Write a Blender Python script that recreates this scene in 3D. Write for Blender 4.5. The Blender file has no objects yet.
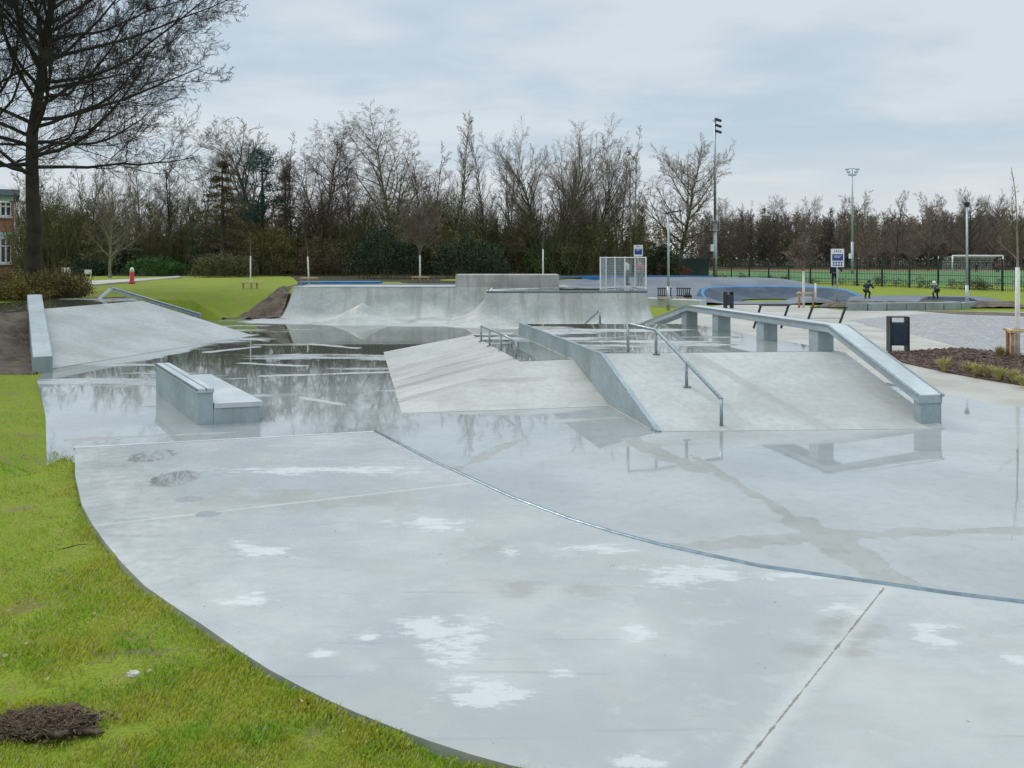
import bpy, math, random
import numpy as np
from mathutils import Vector, Matrix
from mathutils.geometry import tessellate_polygon
random.seed(7); rng = np.random.default_rng(7)
sc = bpy.context.scene; col = sc.collection
F = 850.0; CH = 2.5; HZ = 256.0
def W(px, py, z=0.0):                      # ground measurement: bearing + drop below eye level -> metres
    Y = F*(CH-z)/(py-HZ); return ((px-512)/F*Y, Y, z)
def sstep(a, b, v):
    t = np.clip((v-a)/(b-a), 0, 1); return t*t*(3-2*t)

# ------------------------------------------------------------------ node helper
class N:
    def __init__(s, name):
        s.m = bpy.data.materials.new(name); s.m.use_nodes = True
        s.t = s.m.node_tree; s.b = s.t.nodes['Principled BSDF']; s.out = s.t.nodes['Material Output']
    def n(s, typ, **kw):
        nd = s.t.nodes.new(typ)
        for k, v in kw.items(): setattr(nd, k, v)
        return nd
    def put(s, sock, v):
        if isinstance(v, bpy.types.NodeSocket): s.t.links.new(v, sock)
        elif v is not None: sock.default_value = v
    def math(s, op, a, b=None, c=None, clamp=False):
        nd = s.n('ShaderNodeMath', operation=op, use_clamp=clamp)
        s.put(nd.inputs[0], a)
        if b is not None: s.put(nd.inputs[1], b)
        if c is not None: s.put(nd.inputs[2], c)
        return nd.outputs[0]
    def coord(s, scale=(1,1,1), kind='Object', rot=0.0):
        tc = s.n('ShaderNodeTexCoord'); mp = s.n('ShaderNodeMapping')
        mp.inputs['Scale'].default_value = scale; mp.inputs['Rotation'].default_value = (0,0,rot)
        s.t.links.new(tc.outputs[kind], mp.inputs[0]); return mp.outputs[0]
    def world(s):
        return s.n('ShaderNodeNewGeometry').outputs['Position']
    def noise(s, vec, scale, detail=4, rough=.55, dist=0.0, col=False):
        nd = s.n('ShaderNodeTexNoise'); s.put(nd.inputs['Vector'], vec)
        nd.inputs['Scale'].default_value = scale; nd.inputs['Detail'].default_value = detail
        nd.inputs['Roughness'].default_value = rough; nd.inputs['Distortion'].default_value = dist
        return nd.outputs['Color' if col else 'Fac']
    def mapv(s, vec, scale=(1,1,1), rot=0.0, loc=(0,0,0)):
        mp = s.n('ShaderNodeMapping'); s.put(mp.inputs[0], vec)
        mp.inputs['Scale'].default_value = scale; mp.inputs['Rotation'].default_value = (0,0,rot)
        mp.inputs['Location'].default_value = loc; return mp.outputs[0]
    def rng(s, v, a, b, c=0.0, d=1.0, smooth=True):
        nd = s.n('ShaderNodeMapRange'); nd.interpolation_type = 'SMOOTHSTEP' if smooth else 'LINEAR'
        s.put(nd.inputs[0], v)
        for i, q in enumerate((a,b,c,d)): s.put(nd.inputs[i+1], q)
        return nd.outputs[0]
    def mix(s, f, a, b, mode='MIX'):
        nd = s.n('ShaderNodeMix', data_type='RGBA', blend_type=mode)
        s.put(nd.inputs['Factor'], f)
        for k, v in ((6,a),(7,b)):
            if isinstance(v, tuple) and len(v) == 3: v = (*v, 1)
            s.put(nd.inputs[k], v)
        return nd.outputs[2]
    def bump(s, h, strength=.3, dist=.02):
        nd = s.n('ShaderNodeBump'); nd.inputs['Strength'].default_value = strength
        nd.inputs['Distance'].default_value = dist; s.put(nd.inputs['Height'], h)
        s.t.links.new(nd.outputs[0], s.b.inputs['Normal']); return nd
    def base(s, c):
        if isinstance(c, tuple) and len(c) == 3: c = (*c, 1)
        s.put(s.b.inputs['Base Color'], c)
    def rough(s, v): s.put(s.b.inputs['Roughness'], v)
    def xy(s, vec):
        sp = s.n('ShaderNodeSeparateXYZ'); s.put(sp.inputs[0], vec); return sp.outputs[0], sp.outputs[1]
    def segdist(s, xs, ys, p, q):              # distance to a segment in plan
        dx, dy = q[0]-p[0], q[1]-p[1]; L2 = dx*dx+dy*dy
        ux = s.math('SUBTRACT', xs, p[0]); uy = s.math('SUBTRACT', ys, p[1])
        t = s.math('ADD', s.math('MULTIPLY', ux, dx/L2), s.math('MULTIPLY', uy, dy/L2), clamp=True)
        ex = s.math('SUBTRACT', ux, s.math('MULTIPLY', t, dx)); ey = s.math('SUBTRACT', uy, s.math('MULTIPLY', t, dy))
        return s.math('SQRT', s.math('ADD', s.math('MULTIPLY', ex, ex), s.math('MULTIPLY', ey, ey)))
    def ell(s, xs, ys, c, rx, ry):             # elliptic distance, 1 at the rim
        ex = s.math('MULTIPLY', s.math('SUBTRACT', xs, c[0]), 1/rx); ey = s.math('MULTIPLY', s.math('SUBTRACT', ys, c[1]), 1/ry)
        return s.math('SQRT', s.math('ADD', s.math('MULTIPLY', ex, ex), s.math('MULTIPLY', ey, ey)))

def simple(name, c, rough=.6, metal=0.0, var=.15, scale=6, bump=0.0, spec=.5):
    a = N(name); v = a.coord()
    f = a.noise(v, scale, 5)
    a.base(a.mix(a.rng(f, .3, .7), tuple(q*(1-var) for q in c), tuple(min(1, q*(1+var)) for q in c)))
    a.rough(a.rng(a.noise(v, scale*2.3), .3, .7, max(0, rough-.1), min(1, rough+.1))); a.b.inputs['Metallic'].default_value = metal
    a.b.inputs['Specular IOR Level'].default_value = spec
    if bump: a.bump(a.noise(v, scale*6, 3), .5, bump)
    return a.m

def concrete(name, c1, c2, streak=None, wet=0.0, rough=.75, fine=.06):
    a = N(name); p = a.world()
    f1 = a.noise(p, .9, 6, .6); f2 = a.noise(p, 9, 5, .6); f3 = a.noise(p, 70, 2)
    c = a.mix(a.rng(f1, .34, .66), c1, c2)
    c = a.mix(a.rng(f2, .35, .75, 0, .35), c, tuple(q*.78 for q in c1))
    c = a.mix(a.rng(f3, .58, .72, 0, .25), c, tuple(q*.6 for q in c1))
    rr = a.rng(f2, .3, .7, rough-.12, rough+.1)
    if streak:                                # water runs: (angle, scale, amount)
        sv = a.mapv(a.mapv(p, (1,1,1), streak[0]), (streak[1], streak[1]*streak[3] if len(streak) > 3 else streak[1]*.12, .2))
        st = a.rng(a.noise(sv, 1.0, 5, .65), .52, .66, 0, streak[2])
        c = a.mix(st, c, tuple(q*k_ for q, k_ in zip(c1, (.72,.69,.62)))); rr = a.math('SUBTRACT', rr, a.math('MULTIPLY', st, .3))
    if wet:
        m = a.rng(a.noise(a.mapv(p, (.35,.8,1)), 1.1, 5, .6), .5, .56, 0, wet)
        c = a.mix(m, c, tuple(q*.6 for q in c2)); rr = a.mix(m, rr, (.06,.06,.06))
    a.base(c); a.rough(rr); a.bump(a.math('ADD', f3, a.math('MULTIPLY', f2, .6)), .25, .006)
    return a.m

M = {}
M['bank'] = concrete('dry bank concrete', (.42,.42,.395), (.53,.53,.505), (1.35, 1.5, .35), rough=.58)
M['bank_right'] = concrete('stained bank concrete', (.40,.40,.375), (.51,.51,.485), (-.5, 1.8, .5, .05), rough=.58)
M['bank_beige'] = concrete('beige bank concrete', (.43,.415,.37), (.53,.515,.47), (1.30, 2.1, .8, .10), rough=.58)
M['quarter'] = concrete('quarter concrete', (.33,.34,.31), (.50,.50,.465), (0, 2.2, .6, .08), rough=.6)
M['precast'] = concrete('blue grey precast', (.27,.335,.35), (.38,.44,.45), (0, 3, .5), rough=.6)
M['precast_light'] = concrete('pale precast', (.43,.46,.46), (.56,.59,.59), rough=.5)
M['block'] = concrete('kerb block concrete', (.20,.25,.24), (.32,.37,.36), (0,2,.5), rough=.7)
M['slab_side'] = concrete('slab side', (.34,.32,.28), (.46,.45,.42), rough=.85)
M['steel'] = simple('galvanised steel', (.34,.38,.40), .42, .75, .18, 20)
M['steel_dark'] = simple('coping steel', (.19,.24,.27), .38, .7, .2, 12)
M['pole'] = simple('grey pole paint', (.42,.48,.50), .45, .3)
M['white'] = simple('white paint', (.78,.78,.75), .5, 0, .06)
M['navy'] = simple('dark navy coating', (.018,.032,.06), .4, 0, .2)
M['black'] = simple('black metal', (.02,.024,.03), .45, 0, .2)
M['fence'] = simple('dark fence steel', (.022,.032,.035), .6)
M['wood'] = simple('stake wood', (.38,.21,.10), .8, 0, .3, 9)
M['wood_pale'] = simple('pale planed wood', (.55,.38,.22), .75, 0, .2, 9)
M['blue'] = simple('blue track paint', (.02,.17,.40), .5, 0, .25, 3)
M['red'] = simple('red paint', (.55,.02,.02), .45)
M['bark'] = simple('dark bark', (.045,.038,.030), .9, 0, .4, 5, .02)
M['limewash'] = simple('white trunk paint', (.72,.70,.64), .8, 0, .12)
M['stone'] = simple('pale stone', (.6,.57,.50), .85, 0, .2, 30)
M['skin'] = simple('skin', (.52,.33,.24), .6)
M['hair'] = simple('dark hair', (.03,.022,.018), .7)
M['sandstone'] = simple('window ledge', (.6,.6,.58), .7)
M['glass'] = simple('dark window glass', (.03,.04,.05), .08)
M['roof'] = simple('blue grey roof', (.13,.17,.20), .5)
M['mint'] = simple('mint green panel', (.35,.55,.47), .5)
M['clothnavy'] = simple('navy cloth', (.012,.018,.04), .9)
M['clothblack'] = simple('black cloth', (.012,.012,.016), .9)
M['clothgreen'] = simple('grey green cloth', (.12,.19,.17), .9)
M['clothwhite'] = simple('white cloth', (.7,.7,.7), .9)
M['clothorange'] = simple('orange cloth', (.55,.12,.05), .9)
M['clothred'] = simple('dark red cloth', (.35,.03,.04), .9)
M['clothblue'] = simple('blue grey cloth', (.10,.13,.19), .9)
M['signwhite'] = simple('sign white', (.75,.77,.78), .4, 0, .03)
M['signblue'] = simple('sign blue', (.02,.045,.26), .35, 0, .05)
M['net'] = simple('net cord', (.5,.52,.52), .8)

def barkmat(name, c1, c2):
    a = N(name); oi = a.n('ShaderNodeObjectInfo'); f = a.noise(a.coord(), 1.6, 3)
    c = a.mix(a.rng(f, .35, .65), c1, c2); k = a.rng(oi.outputs['Random'], 0, 1, .75, 1.3, False)
    hsv = a.n('ShaderNodeHueSaturation'); a.put(hsv.inputs['Value'], k); a.put(hsv.inputs['Color'], c)
    a.base(hsv.outputs[0]); a.rough(.9); a.b.inputs['Specular IOR Level'].default_value = .2
    return a.m
M['twig_grey'] = barkmat('grey brown twigs', (.15,.12,.09), (.235,.19,.15))
M['twig_red'] = barkmat('reddish twigs', (.14,.095,.08), (.19,.14,.12))
M['twig_far'] = barkmat('far reddish twigs', (.15,.12,.105), (.20,.16,.14))
M['twig_olive'] = barkmat('olive mossy twigs', (.085,.08,.035), (.13,.12,.05))
M['trunk_grey'] = barkmat('grey trunk bark', (.055,.05,.04), (.10,.09,.07))
M['trunk_green'] = barkmat('mossy trunk bark', (.045,.055,.022), (.085,.085,.05))
M['trunk_pale'] = barkmat('pale trunk bark', (.17,.17,.12), (.25,.24,.18))
M['bigtwig'] = barkmat('big tree bark', (.035,.03,.026), (.065,.055,.045))
def leafmat(name, c1, c2, c3, sc_=.35):
    a = N(name); p = a.world(); g = a.n('ShaderNodeNewGeometry').outputs['Random Per Island']
    c = a.mix(a.rng(a.noise(p, sc_, 4, .6), .38, .62), c1, c2); c = a.mix(a.rng(g, .45, 1, 0, .8), c, c3)
    a.base(c); a.rough(.75); a.b.inputs['Specular IOR Level'].default_value = .25
    return a.m
M['leaf_olive'] = leafmat('olive undergrowth', (.075,.08,.03), (.17,.15,.055), (.13,.115,.06), .16)
M['leaf_dark'] = leafmat('dark evergreen', (.018,.034,.014), (.034,.055,.022), (.03,.06,.035))
M['leaf_green'] = leafmat('fresh green shrub', (.03,.09,.02), (.06,.15,.03), (.05,.10,.03))
M['leaf_teal'] = leafmat('blue green pine', (.012,.05,.042), (.02,.085,.07), (.03,.08,.06))
M['leaf_yellow'] = leafmat('yellow olive twigs', (.20,.17,.04), (.27,.22,.06), (.16,.12,.05))
M['leaf_brown'] = leafmat('brown beech leaves', (.12,.085,.045), (.09,.075,.04), (.15,.09,.05))
M['leaf_rust'] = leafmat('rust shrub', (.22,.06,.03), (.16,.05,.03), (.10,.05,.03))
M['tuft'] = leafmat('straw tuft', (.42,.36,.13), (.30,.30,.08), (.50,.42,.22), 3)
M['hedge'] = leafmat('bronze hedge', (.18,.14,.035), (.13,.085,.04), (.25,.21,.05), .6)

# brick
a = N('red brick'); bt = a.n('ShaderNodeTexBrick'); a.put(bt.inputs['Vector'], a.n('ShaderNodeTexCoord').outputs['UV'])
g = a.n('ShaderNodeNewGeometry'); sp = a.n('ShaderNodeSeparateXYZ'); a.put(sp.inputs[0], g.outputs['Position'])
cb = a.n('ShaderNodeCombineXYZ'); a.put(cb.inputs[0], a.math('ADD', sp.outputs[0], sp.outputs[1])); a.put(cb.inputs[1], sp.outputs[2]); a.put(bt.inputs['Vector'], cb.outputs[0])
bt.inputs['Color1'].default_value = (.36,.13,.07,1); bt.inputs['Color2'].default_value = (.28,.09,.05,1); bt.inputs['Mortar'].default_value = (.4,.34,.3,1)
bt.inputs['Scale'].default_value = 4; a.base(bt.outputs[0]); a.rough(.85); M['brick'] = a.m

# lawn
def lawn(name, g1, g2, yel, soil, bare=.62):
    a = N(name); p = a.world()
    f1 = a.noise(p, .45, 5, .6); f2 = a.noise(p, 3.2, 5, .65); f3 = a.noise(p, 45, 3, .7); f4 = a.noise(p, 1.5, 6, .7, .5)
    c = a.mix(a.rng(f1, .35, .65), g1, g2); c = a.mix(a.rng(f2, .42, .68, 0, .7), c, yel)
    c = a.mix(a.rng(f3, .4, .7, 0, .55), c, tuple(q*.45 for q in g1))
    c = a.mix(a.rng(f4, bare, bare+.06), c, soil)
    a.base(c); a.rough(.9); a.b.inputs['Specular IOR Level'].default_value = .2
    a.bump(a.math('ADD', f3, f2), .8, .04); return a.m
M['lawn'] = lawn('lawn', (.19,.27,.02), (.25,.31,.025), (.30,.29,.05), (.23,.19,.085), .57)
M['pitch'] = lawn('pitch turf', (.10,.22,.085), (.13,.26,.10), (.16,.24,.09), (.17,.19,.09), .7)
M['dryveg'] = lawn('dry rough grass', (.22,.14,.08), (.27,.19,.09), (.16,.17,.05), (.20,.11,.07), .55)
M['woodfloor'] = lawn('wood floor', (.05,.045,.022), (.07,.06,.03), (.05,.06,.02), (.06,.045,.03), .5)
a = N('bare soil'); p = a.world(); f = a.noise(p, 2.5, 8, .7, .6)
c = a.mix(a.rng(f, .35, .65), (.085,.058,.04), (.19,.145,.105)); c = a.mix(a.rng(a.noise(p, 30, 3), .6, .7, 0, .6), c, (.28,.24,.19))
a.base(c); a.rough(.95); a.bump(a.noise(p, 14, 6, .7), 1, .06); M['soil'] = a.m
a = N('bark mulch'); p = a.world(); v = a.n('ShaderNodeTexVoronoi'); a.put(v.inputs['Vector'], p); v.inputs['Scale'].default_value = 22
c = a.mix(v.outputs['Distance'], (.04,.025,.018), (.16,.09,.06)); c = a.mix(a.rng(a.noise(p, 35, 2), .6, .68, 0, .8), c, (.33,.22,.16))
a.base(c); a.rough(.9); a.bump(v.outputs['Distance'], 1, .04); M['mulch'] = a.m
# sand coloured paving, cobbles
a = N('pale paving'); p = a.world(); f = a.noise(p, .5, 6, .6)
c = a.mix(a.rng(f, .35, .65), (.36,.335,.285), (.47,.445,.39)); c = a.mix(a.rng(a.noise(p, 25, 4), .45, .7, 0, .35), c, (.27,.25,.22))
a.base(c); a.rough(a.rng(a.noise(p, .8, 4), .45, .62, .75, .42)); a.bump(a.noise(p, 60, 2), .3, .01); M['paving'] = a.m
a = N('cobbles'); p = a.world(); v = a.n('ShaderNodeTexVoronoi'); a.put(v.inputs['Vector'], a.mapv(p, (1,1,.01), .4)); v.inputs['Scale'].default_value = 5.5
v2 = a.n('ShaderNodeTexVoronoi', feature='DISTANCE_TO_EDGE'); a.put(v2.inputs['Vector'], a.mapv(p, (1,1,.01), .4)); v2.inputs['Scale'].default_value = 5.5
c = a.mix(v.outputs['Color'], (.24,.24,.25), (.42,.41,.41)); c = a.mix(a.rng(a.noise(p, .7, 4), .45, .6, 0, .45), c, (.42,.40,.36))
c = a.mix(a.rng(v2.outputs['Distance'], 0, .09, .8, 0), c, (.14,.125,.11)); a.base(c)
a.rough(a.rng(a.noise(p, 1.1, 4), .4, .62, .3, .65)); a.bump(a.rng(v2.outputs['Distance'], 0, .15), .6, .03); M['cobbles'] = a.m
a = N('pump track asphalt'); p = a.world(); f = a.noise(p, .6, 5, .6)
c = a.mix(a.rng(f, .35, .65), (.10,.115,.135), (.18,.20,.225)); a.base(c); a.rough(a.rng(f, .35, .65, .45, .75)); a.b.inputs['Specular IOR Level'].default_value = .35; a.bump(a.noise(p, 50, 2), .2, .01); M['asphalt'] = a.m

a = N('dark track face'); p = a.world(); f = a.noise(p, .6, 5, .6); a.base(a.mix(a.rng(f, .35, .65), (.045,.06,.085), (.085,.105,.13))); a.rough(.75); a.b.inputs['Specular IOR Level'].default_value = .25; M['track_dark'] = a.m
# wet skatepark floor
a = N('wet power floated concrete'); p = a.world(); xs, ys = a.xy(p)
wob = a.noise(a.mapv(p, (1,1,1)), 1.6, 6, .65); wob2 = a.noise(a.mapv(p, (.16,.55,1), -.15), 1.0, 7, .62)
c = a.mix(a.rng(a.noise(p, .6, 6, .6), .35, .65), (.40,.405,.39), (.50,.505,.49))
c = a.mix(a.rng(a.noise(p, 7, 5, .65), .45, .75, 0, .3), c, (.25,.25,.235))
thr = a.rng(ys, 12.5, 16, .80, .565)          # everything near the eye is under a film, farther away only patches are
film = a.rng(wob2, a.math('SUBTRACT', thr, .02), a.math('ADD', thr, .02), 1, 0)
# dry ribs along the joints
def W2(x, y): q = W(x, y); return q[0], q[1]
ribs = [((215,400),(330,372),.0),((690,455),(800,522),.05),((800,522),(905,590),.19),((672,548),(800,538),.11),((800,536),(1060,529),.12),((455,470),(520,440),.05),
        ((630,440),(700,470),.16),((210,352),(255,347),.16),((240,363),(304,366),.10),((312,344),(357,348),.16),((236,338),(268,341),.10),((262,376),(395,372),.10),
        ((150,371),(215,381),.05),((300,397),(345,405),.04),((75,440),(250,431),.04),((550,421),(620,418),.06),((700,300),(560,345),.0)]
dry = None
for (p0, p1, w) in ribs:
    if w == 0: continue
    d = a.segdist(xs, ys, W2(*p0), W2(*p1))
    d = a.math('ADD', d, a.math('MULTIPLY', a.math('SUBTRACT', wob, .5), .55))
    m_ = a.rng(d, w*.8, w*.8+.035, 1, 0); dry = m_ if dry is None else a.math('MAXIMUM', dry, m_)
# dry apron round the quarter pipes and the left-hand bank
for (cx, cy, rx, ry) in ((-6.9,33.2,3.6,2.4),(-2.9,31.6,2.3,1.6),(1.6,30.2,4.4,1.3),(-9.6,23.6,1.1,4.6)):
    d = a.math('ADD', a.ell(xs, ys, (cx,cy), rx, ry), a.math('MULTIPLY', a.math('SUBTRACT', wob2, .5), 1.1))
    dry = a.math('MAXIMUM', dry, a.rng(d, .9, .99, .92, 0))
film = a.math('MULTIPLY', film, a.math('SUBTRACT', 1, dry))
damp = a.mix(film, c, (0,0,0))
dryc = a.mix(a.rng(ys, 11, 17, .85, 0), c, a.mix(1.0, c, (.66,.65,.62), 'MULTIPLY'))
wet_refl_c = a.mix(1.0, c, (.76,.79,.80), 'MULTIPLY')
refl_far = a.rng(ys, 15, 21)
wet_refl_c = a.mix(refl_far, wet_refl_c, a.mix(1.0, c, (.27,.285,.225), 'MULTIPLY'))  # wet colour; far off, the wood's dark olive reflection is painted in too
a.base(a.mix(film, dryc, wet_refl_c))
rg = a.rng(a.noise(p, 4, 5, .6), .35, .65, .22, .42)
rg = a.mix(dry, rg, (.62,.62,.62))
scum = a.math('MULTIPLY', a.rng(a.noise(a.mapv(p, (.35,1.3,1), -.1), 1.6, 6, .65), .44, .56), a.rng(ys, 9, 20, .35, .2))
a.rough(a.mix(film, rg, a.mix(scum, (.012,.012,.012), (.10,.10,.10))))
a.put(a.b.inputs['IOR'], a.rng(film, 0, 1, 1.45, 1.85))
hb = a.math('MULTIPLY', a.math('ADD', a.noise(p, 40, 3), a.noise(p, 6, 3)), a.math('SUBTRACT', 1, film))
rip = a.math('MULTIPLY', a.noise(a.mapv(p, (1,2.2,1)), 5, 2), a.math('MULTIPLY', film, .035))
a.bump(a.math('ADD', hb, rip), .35, .012)
M['wetfloor'] = a.m

# front slab: damp concrete with thin puddles
ZS = .30
a = N('damp slab concrete'); p = a.world(); xs, ys = a.xy(p)
wob = a.noise(p, 2.3, 8, .68); wobs = a.noise(a.mapv(p, (1,2.4,1), .25), 4.5, 8, .78); mid = a.noise(p, .55, 5, .6)
c = a.mix(a.rng(mid, .38, .62), (.335,.352,.345), (.44,.45,.43))
c = a.mix(a.rng(a.noise(a.mapv(p, (.8,1.5,1), .5), .8, 6, .7, .6), .45, .62, 0, .55), c, (.335,.35,.35))
c = a.mix(a.rng(a.noise(a.mapv(p, (1,1.3,1), 1.1), 2.6, 6, .7), .54, .64, 0, .4), c, (.47,.48,.47))
c = a.mix(a.rng(a.noise(p, 1.7, 7, .65, .4), .5, .68, 0, .45), c, (.42,.40,.355))
c = a.mix(a.rng(a.noise(a.mapv(p, (.5,2.5,1), .35), 3, 5, .6), .52, .7, 0, .25), c, (.33,.34,.33))
c = a.mix(a.rng(a.noise(p, 60, 3, .7), .55, .72, 0, .22), c, (.24,.24,.23))
pale_spots = [(440,632,46,15),(425,625,30,10),(460,655,26,12),(478,693,42,14),(672,577,40,11),(705,572,42,8),(640,632,22,8),(510,550,16,5),(430,523,40,7),(268,551,36,8),
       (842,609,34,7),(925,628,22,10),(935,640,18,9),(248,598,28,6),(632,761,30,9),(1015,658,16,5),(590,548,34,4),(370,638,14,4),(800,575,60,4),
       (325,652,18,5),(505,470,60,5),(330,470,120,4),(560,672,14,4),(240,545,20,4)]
wet = None  # mask of the pale, rougher patches on the slab
for (px, py, rx, ry) in pale_spots:
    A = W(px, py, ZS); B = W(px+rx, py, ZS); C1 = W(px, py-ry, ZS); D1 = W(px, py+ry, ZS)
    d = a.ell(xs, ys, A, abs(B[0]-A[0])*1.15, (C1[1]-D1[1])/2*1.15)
    pale_ = a.math('SUBTRACT', 1.0, d); wet = pale_ if wet is None else a.math('MAXIMUM', wet, pale_)
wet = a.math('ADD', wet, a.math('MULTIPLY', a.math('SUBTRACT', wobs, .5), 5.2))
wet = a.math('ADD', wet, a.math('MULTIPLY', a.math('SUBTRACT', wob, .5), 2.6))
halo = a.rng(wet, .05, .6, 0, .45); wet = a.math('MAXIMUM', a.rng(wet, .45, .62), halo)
# brownish dried rings
st = None
for (px, py, rx, ry) in ((525,588,46,16),(480,549,50,12),(700,470,10,3),(855,630,50,22),(820,650,60,8),(585,590,40,10),(300,500,140,14),(210,500,40,30)):
    A = W(px, py, ZS); B = W(px+rx, py, ZS); C1 = W(px, py-ry, ZS); D1 = W(px, py+ry, ZS)
    d = a.math('SUBTRACT', 1.0, a.ell(xs, ys, A, abs(B[0]-A[0]), (C1[1]-D1[1])/2)); st = d if st is None else a.math('MAXIMUM', st, d)
st = a.rng(a.math('ADD', st, a.math('ADD', a.math('MULTIPLY', a.math('SUBTRACT', wob, .5), 3.0), a.math('MULTIPLY', a.math('SUBTRACT', wobs, .5), 2.2))), .0, .9, 0, .6)
c = a.mix(st, c, (.27,.255,.215))
# joints: a saw-cut that runs to the eye, and one across
j1 = a.segdist(xs, ys, W(740,769,ZS)[:2], W(884,588,ZS)[:2]); j2 = a.segdist(xs, ys, W(98,525,ZS)[:2], W(470,483,ZS)[:2])
jn = a.math('MULTIPLY', a.math('SUBTRACT', wobs, .5), .03)
c = a.mix(a.rng(a.math('ADD', j1, a.math('MULTIPLY', jn, 6)), .0, .10, .5, 0), c, (.55,.54,.50))
c = a.mix(a.rng(a.math('ADD', j1, a.math('MULTIPLY', jn, 1.4)), .002, .008, .8, 0), c, (.13,.10,.07))
c = a.mix(a.rng(a.math('ADD', j2, jn), .008, .035, .6, 0), c, (.53,.53,.50))
c = a.mix(a.rng(wob, .70, .74, 0, .6), c, (.14,.13,.11))
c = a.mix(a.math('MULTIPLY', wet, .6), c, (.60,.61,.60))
tp = None
for (px, py, rx, ry) in ((152,456,23,6.5),(174,478.5,24,8.5),(190,499,14,3),(208,514,14,3)):
    A = W(px, py, ZS); B = W(px+rx, py, ZS); C1 = W(px, py-ry, ZS); D1 = W(px, py+ry, ZS)
    d = a.math('SUBTRACT', 1.0, a.ell(xs, ys, A, abs(B[0]-A[0]), (C1[1]-D1[1])/2)); tp = d if tp is None else a.math('MAXIMUM', tp, d)
tp = a.rng(a.math('ADD', tp, a.math('MULTIPLY', a.math('SUBTRACT', wobs, .5), 1.3)), .05, .09)
c = a.mix(tp, c, (.24,.24,.23))
c = a.mix(a.rng(a.noise(p, 16, 2, .5), .74, .78, 0, .7), c, (.12,.11,.09))
sc_ = a.noise(a.mapv(p, (.5,9,1), .7), 1.3, 3, .5); c = a.mix(a.rng(sc_, .66, .70, 0, .3), c, (.24,.25,.25))
a.base(c)
rg = a.rng(mid, .35, .65, .16, .32); rg = a.math('ADD', rg, a.rng(a.noise(p, 9, 5, .6), .3, .7, -.04, .12)); rg = a.math('ADD', rg, a.math('MULTIPLY', st, .35))
rg = a.mix(wet, rg, (.5,.5,.5)); a.rough(a.mix(tp, rg, (.01,.01,.01))); a.put(a.b.inputs['IOR'], a.rng(tp, 0, 1, 1.6, 2.7))
a.bump(a.math('MULTIPLY', a.math('ADD', a.noise(p, 55, 3), a.math('MULTIPLY', a.noise(p, 11, 4), .8)), a.math('SUBTRACT', 1, tp)), .18, .005)
M['slab'] = a.m

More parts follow.
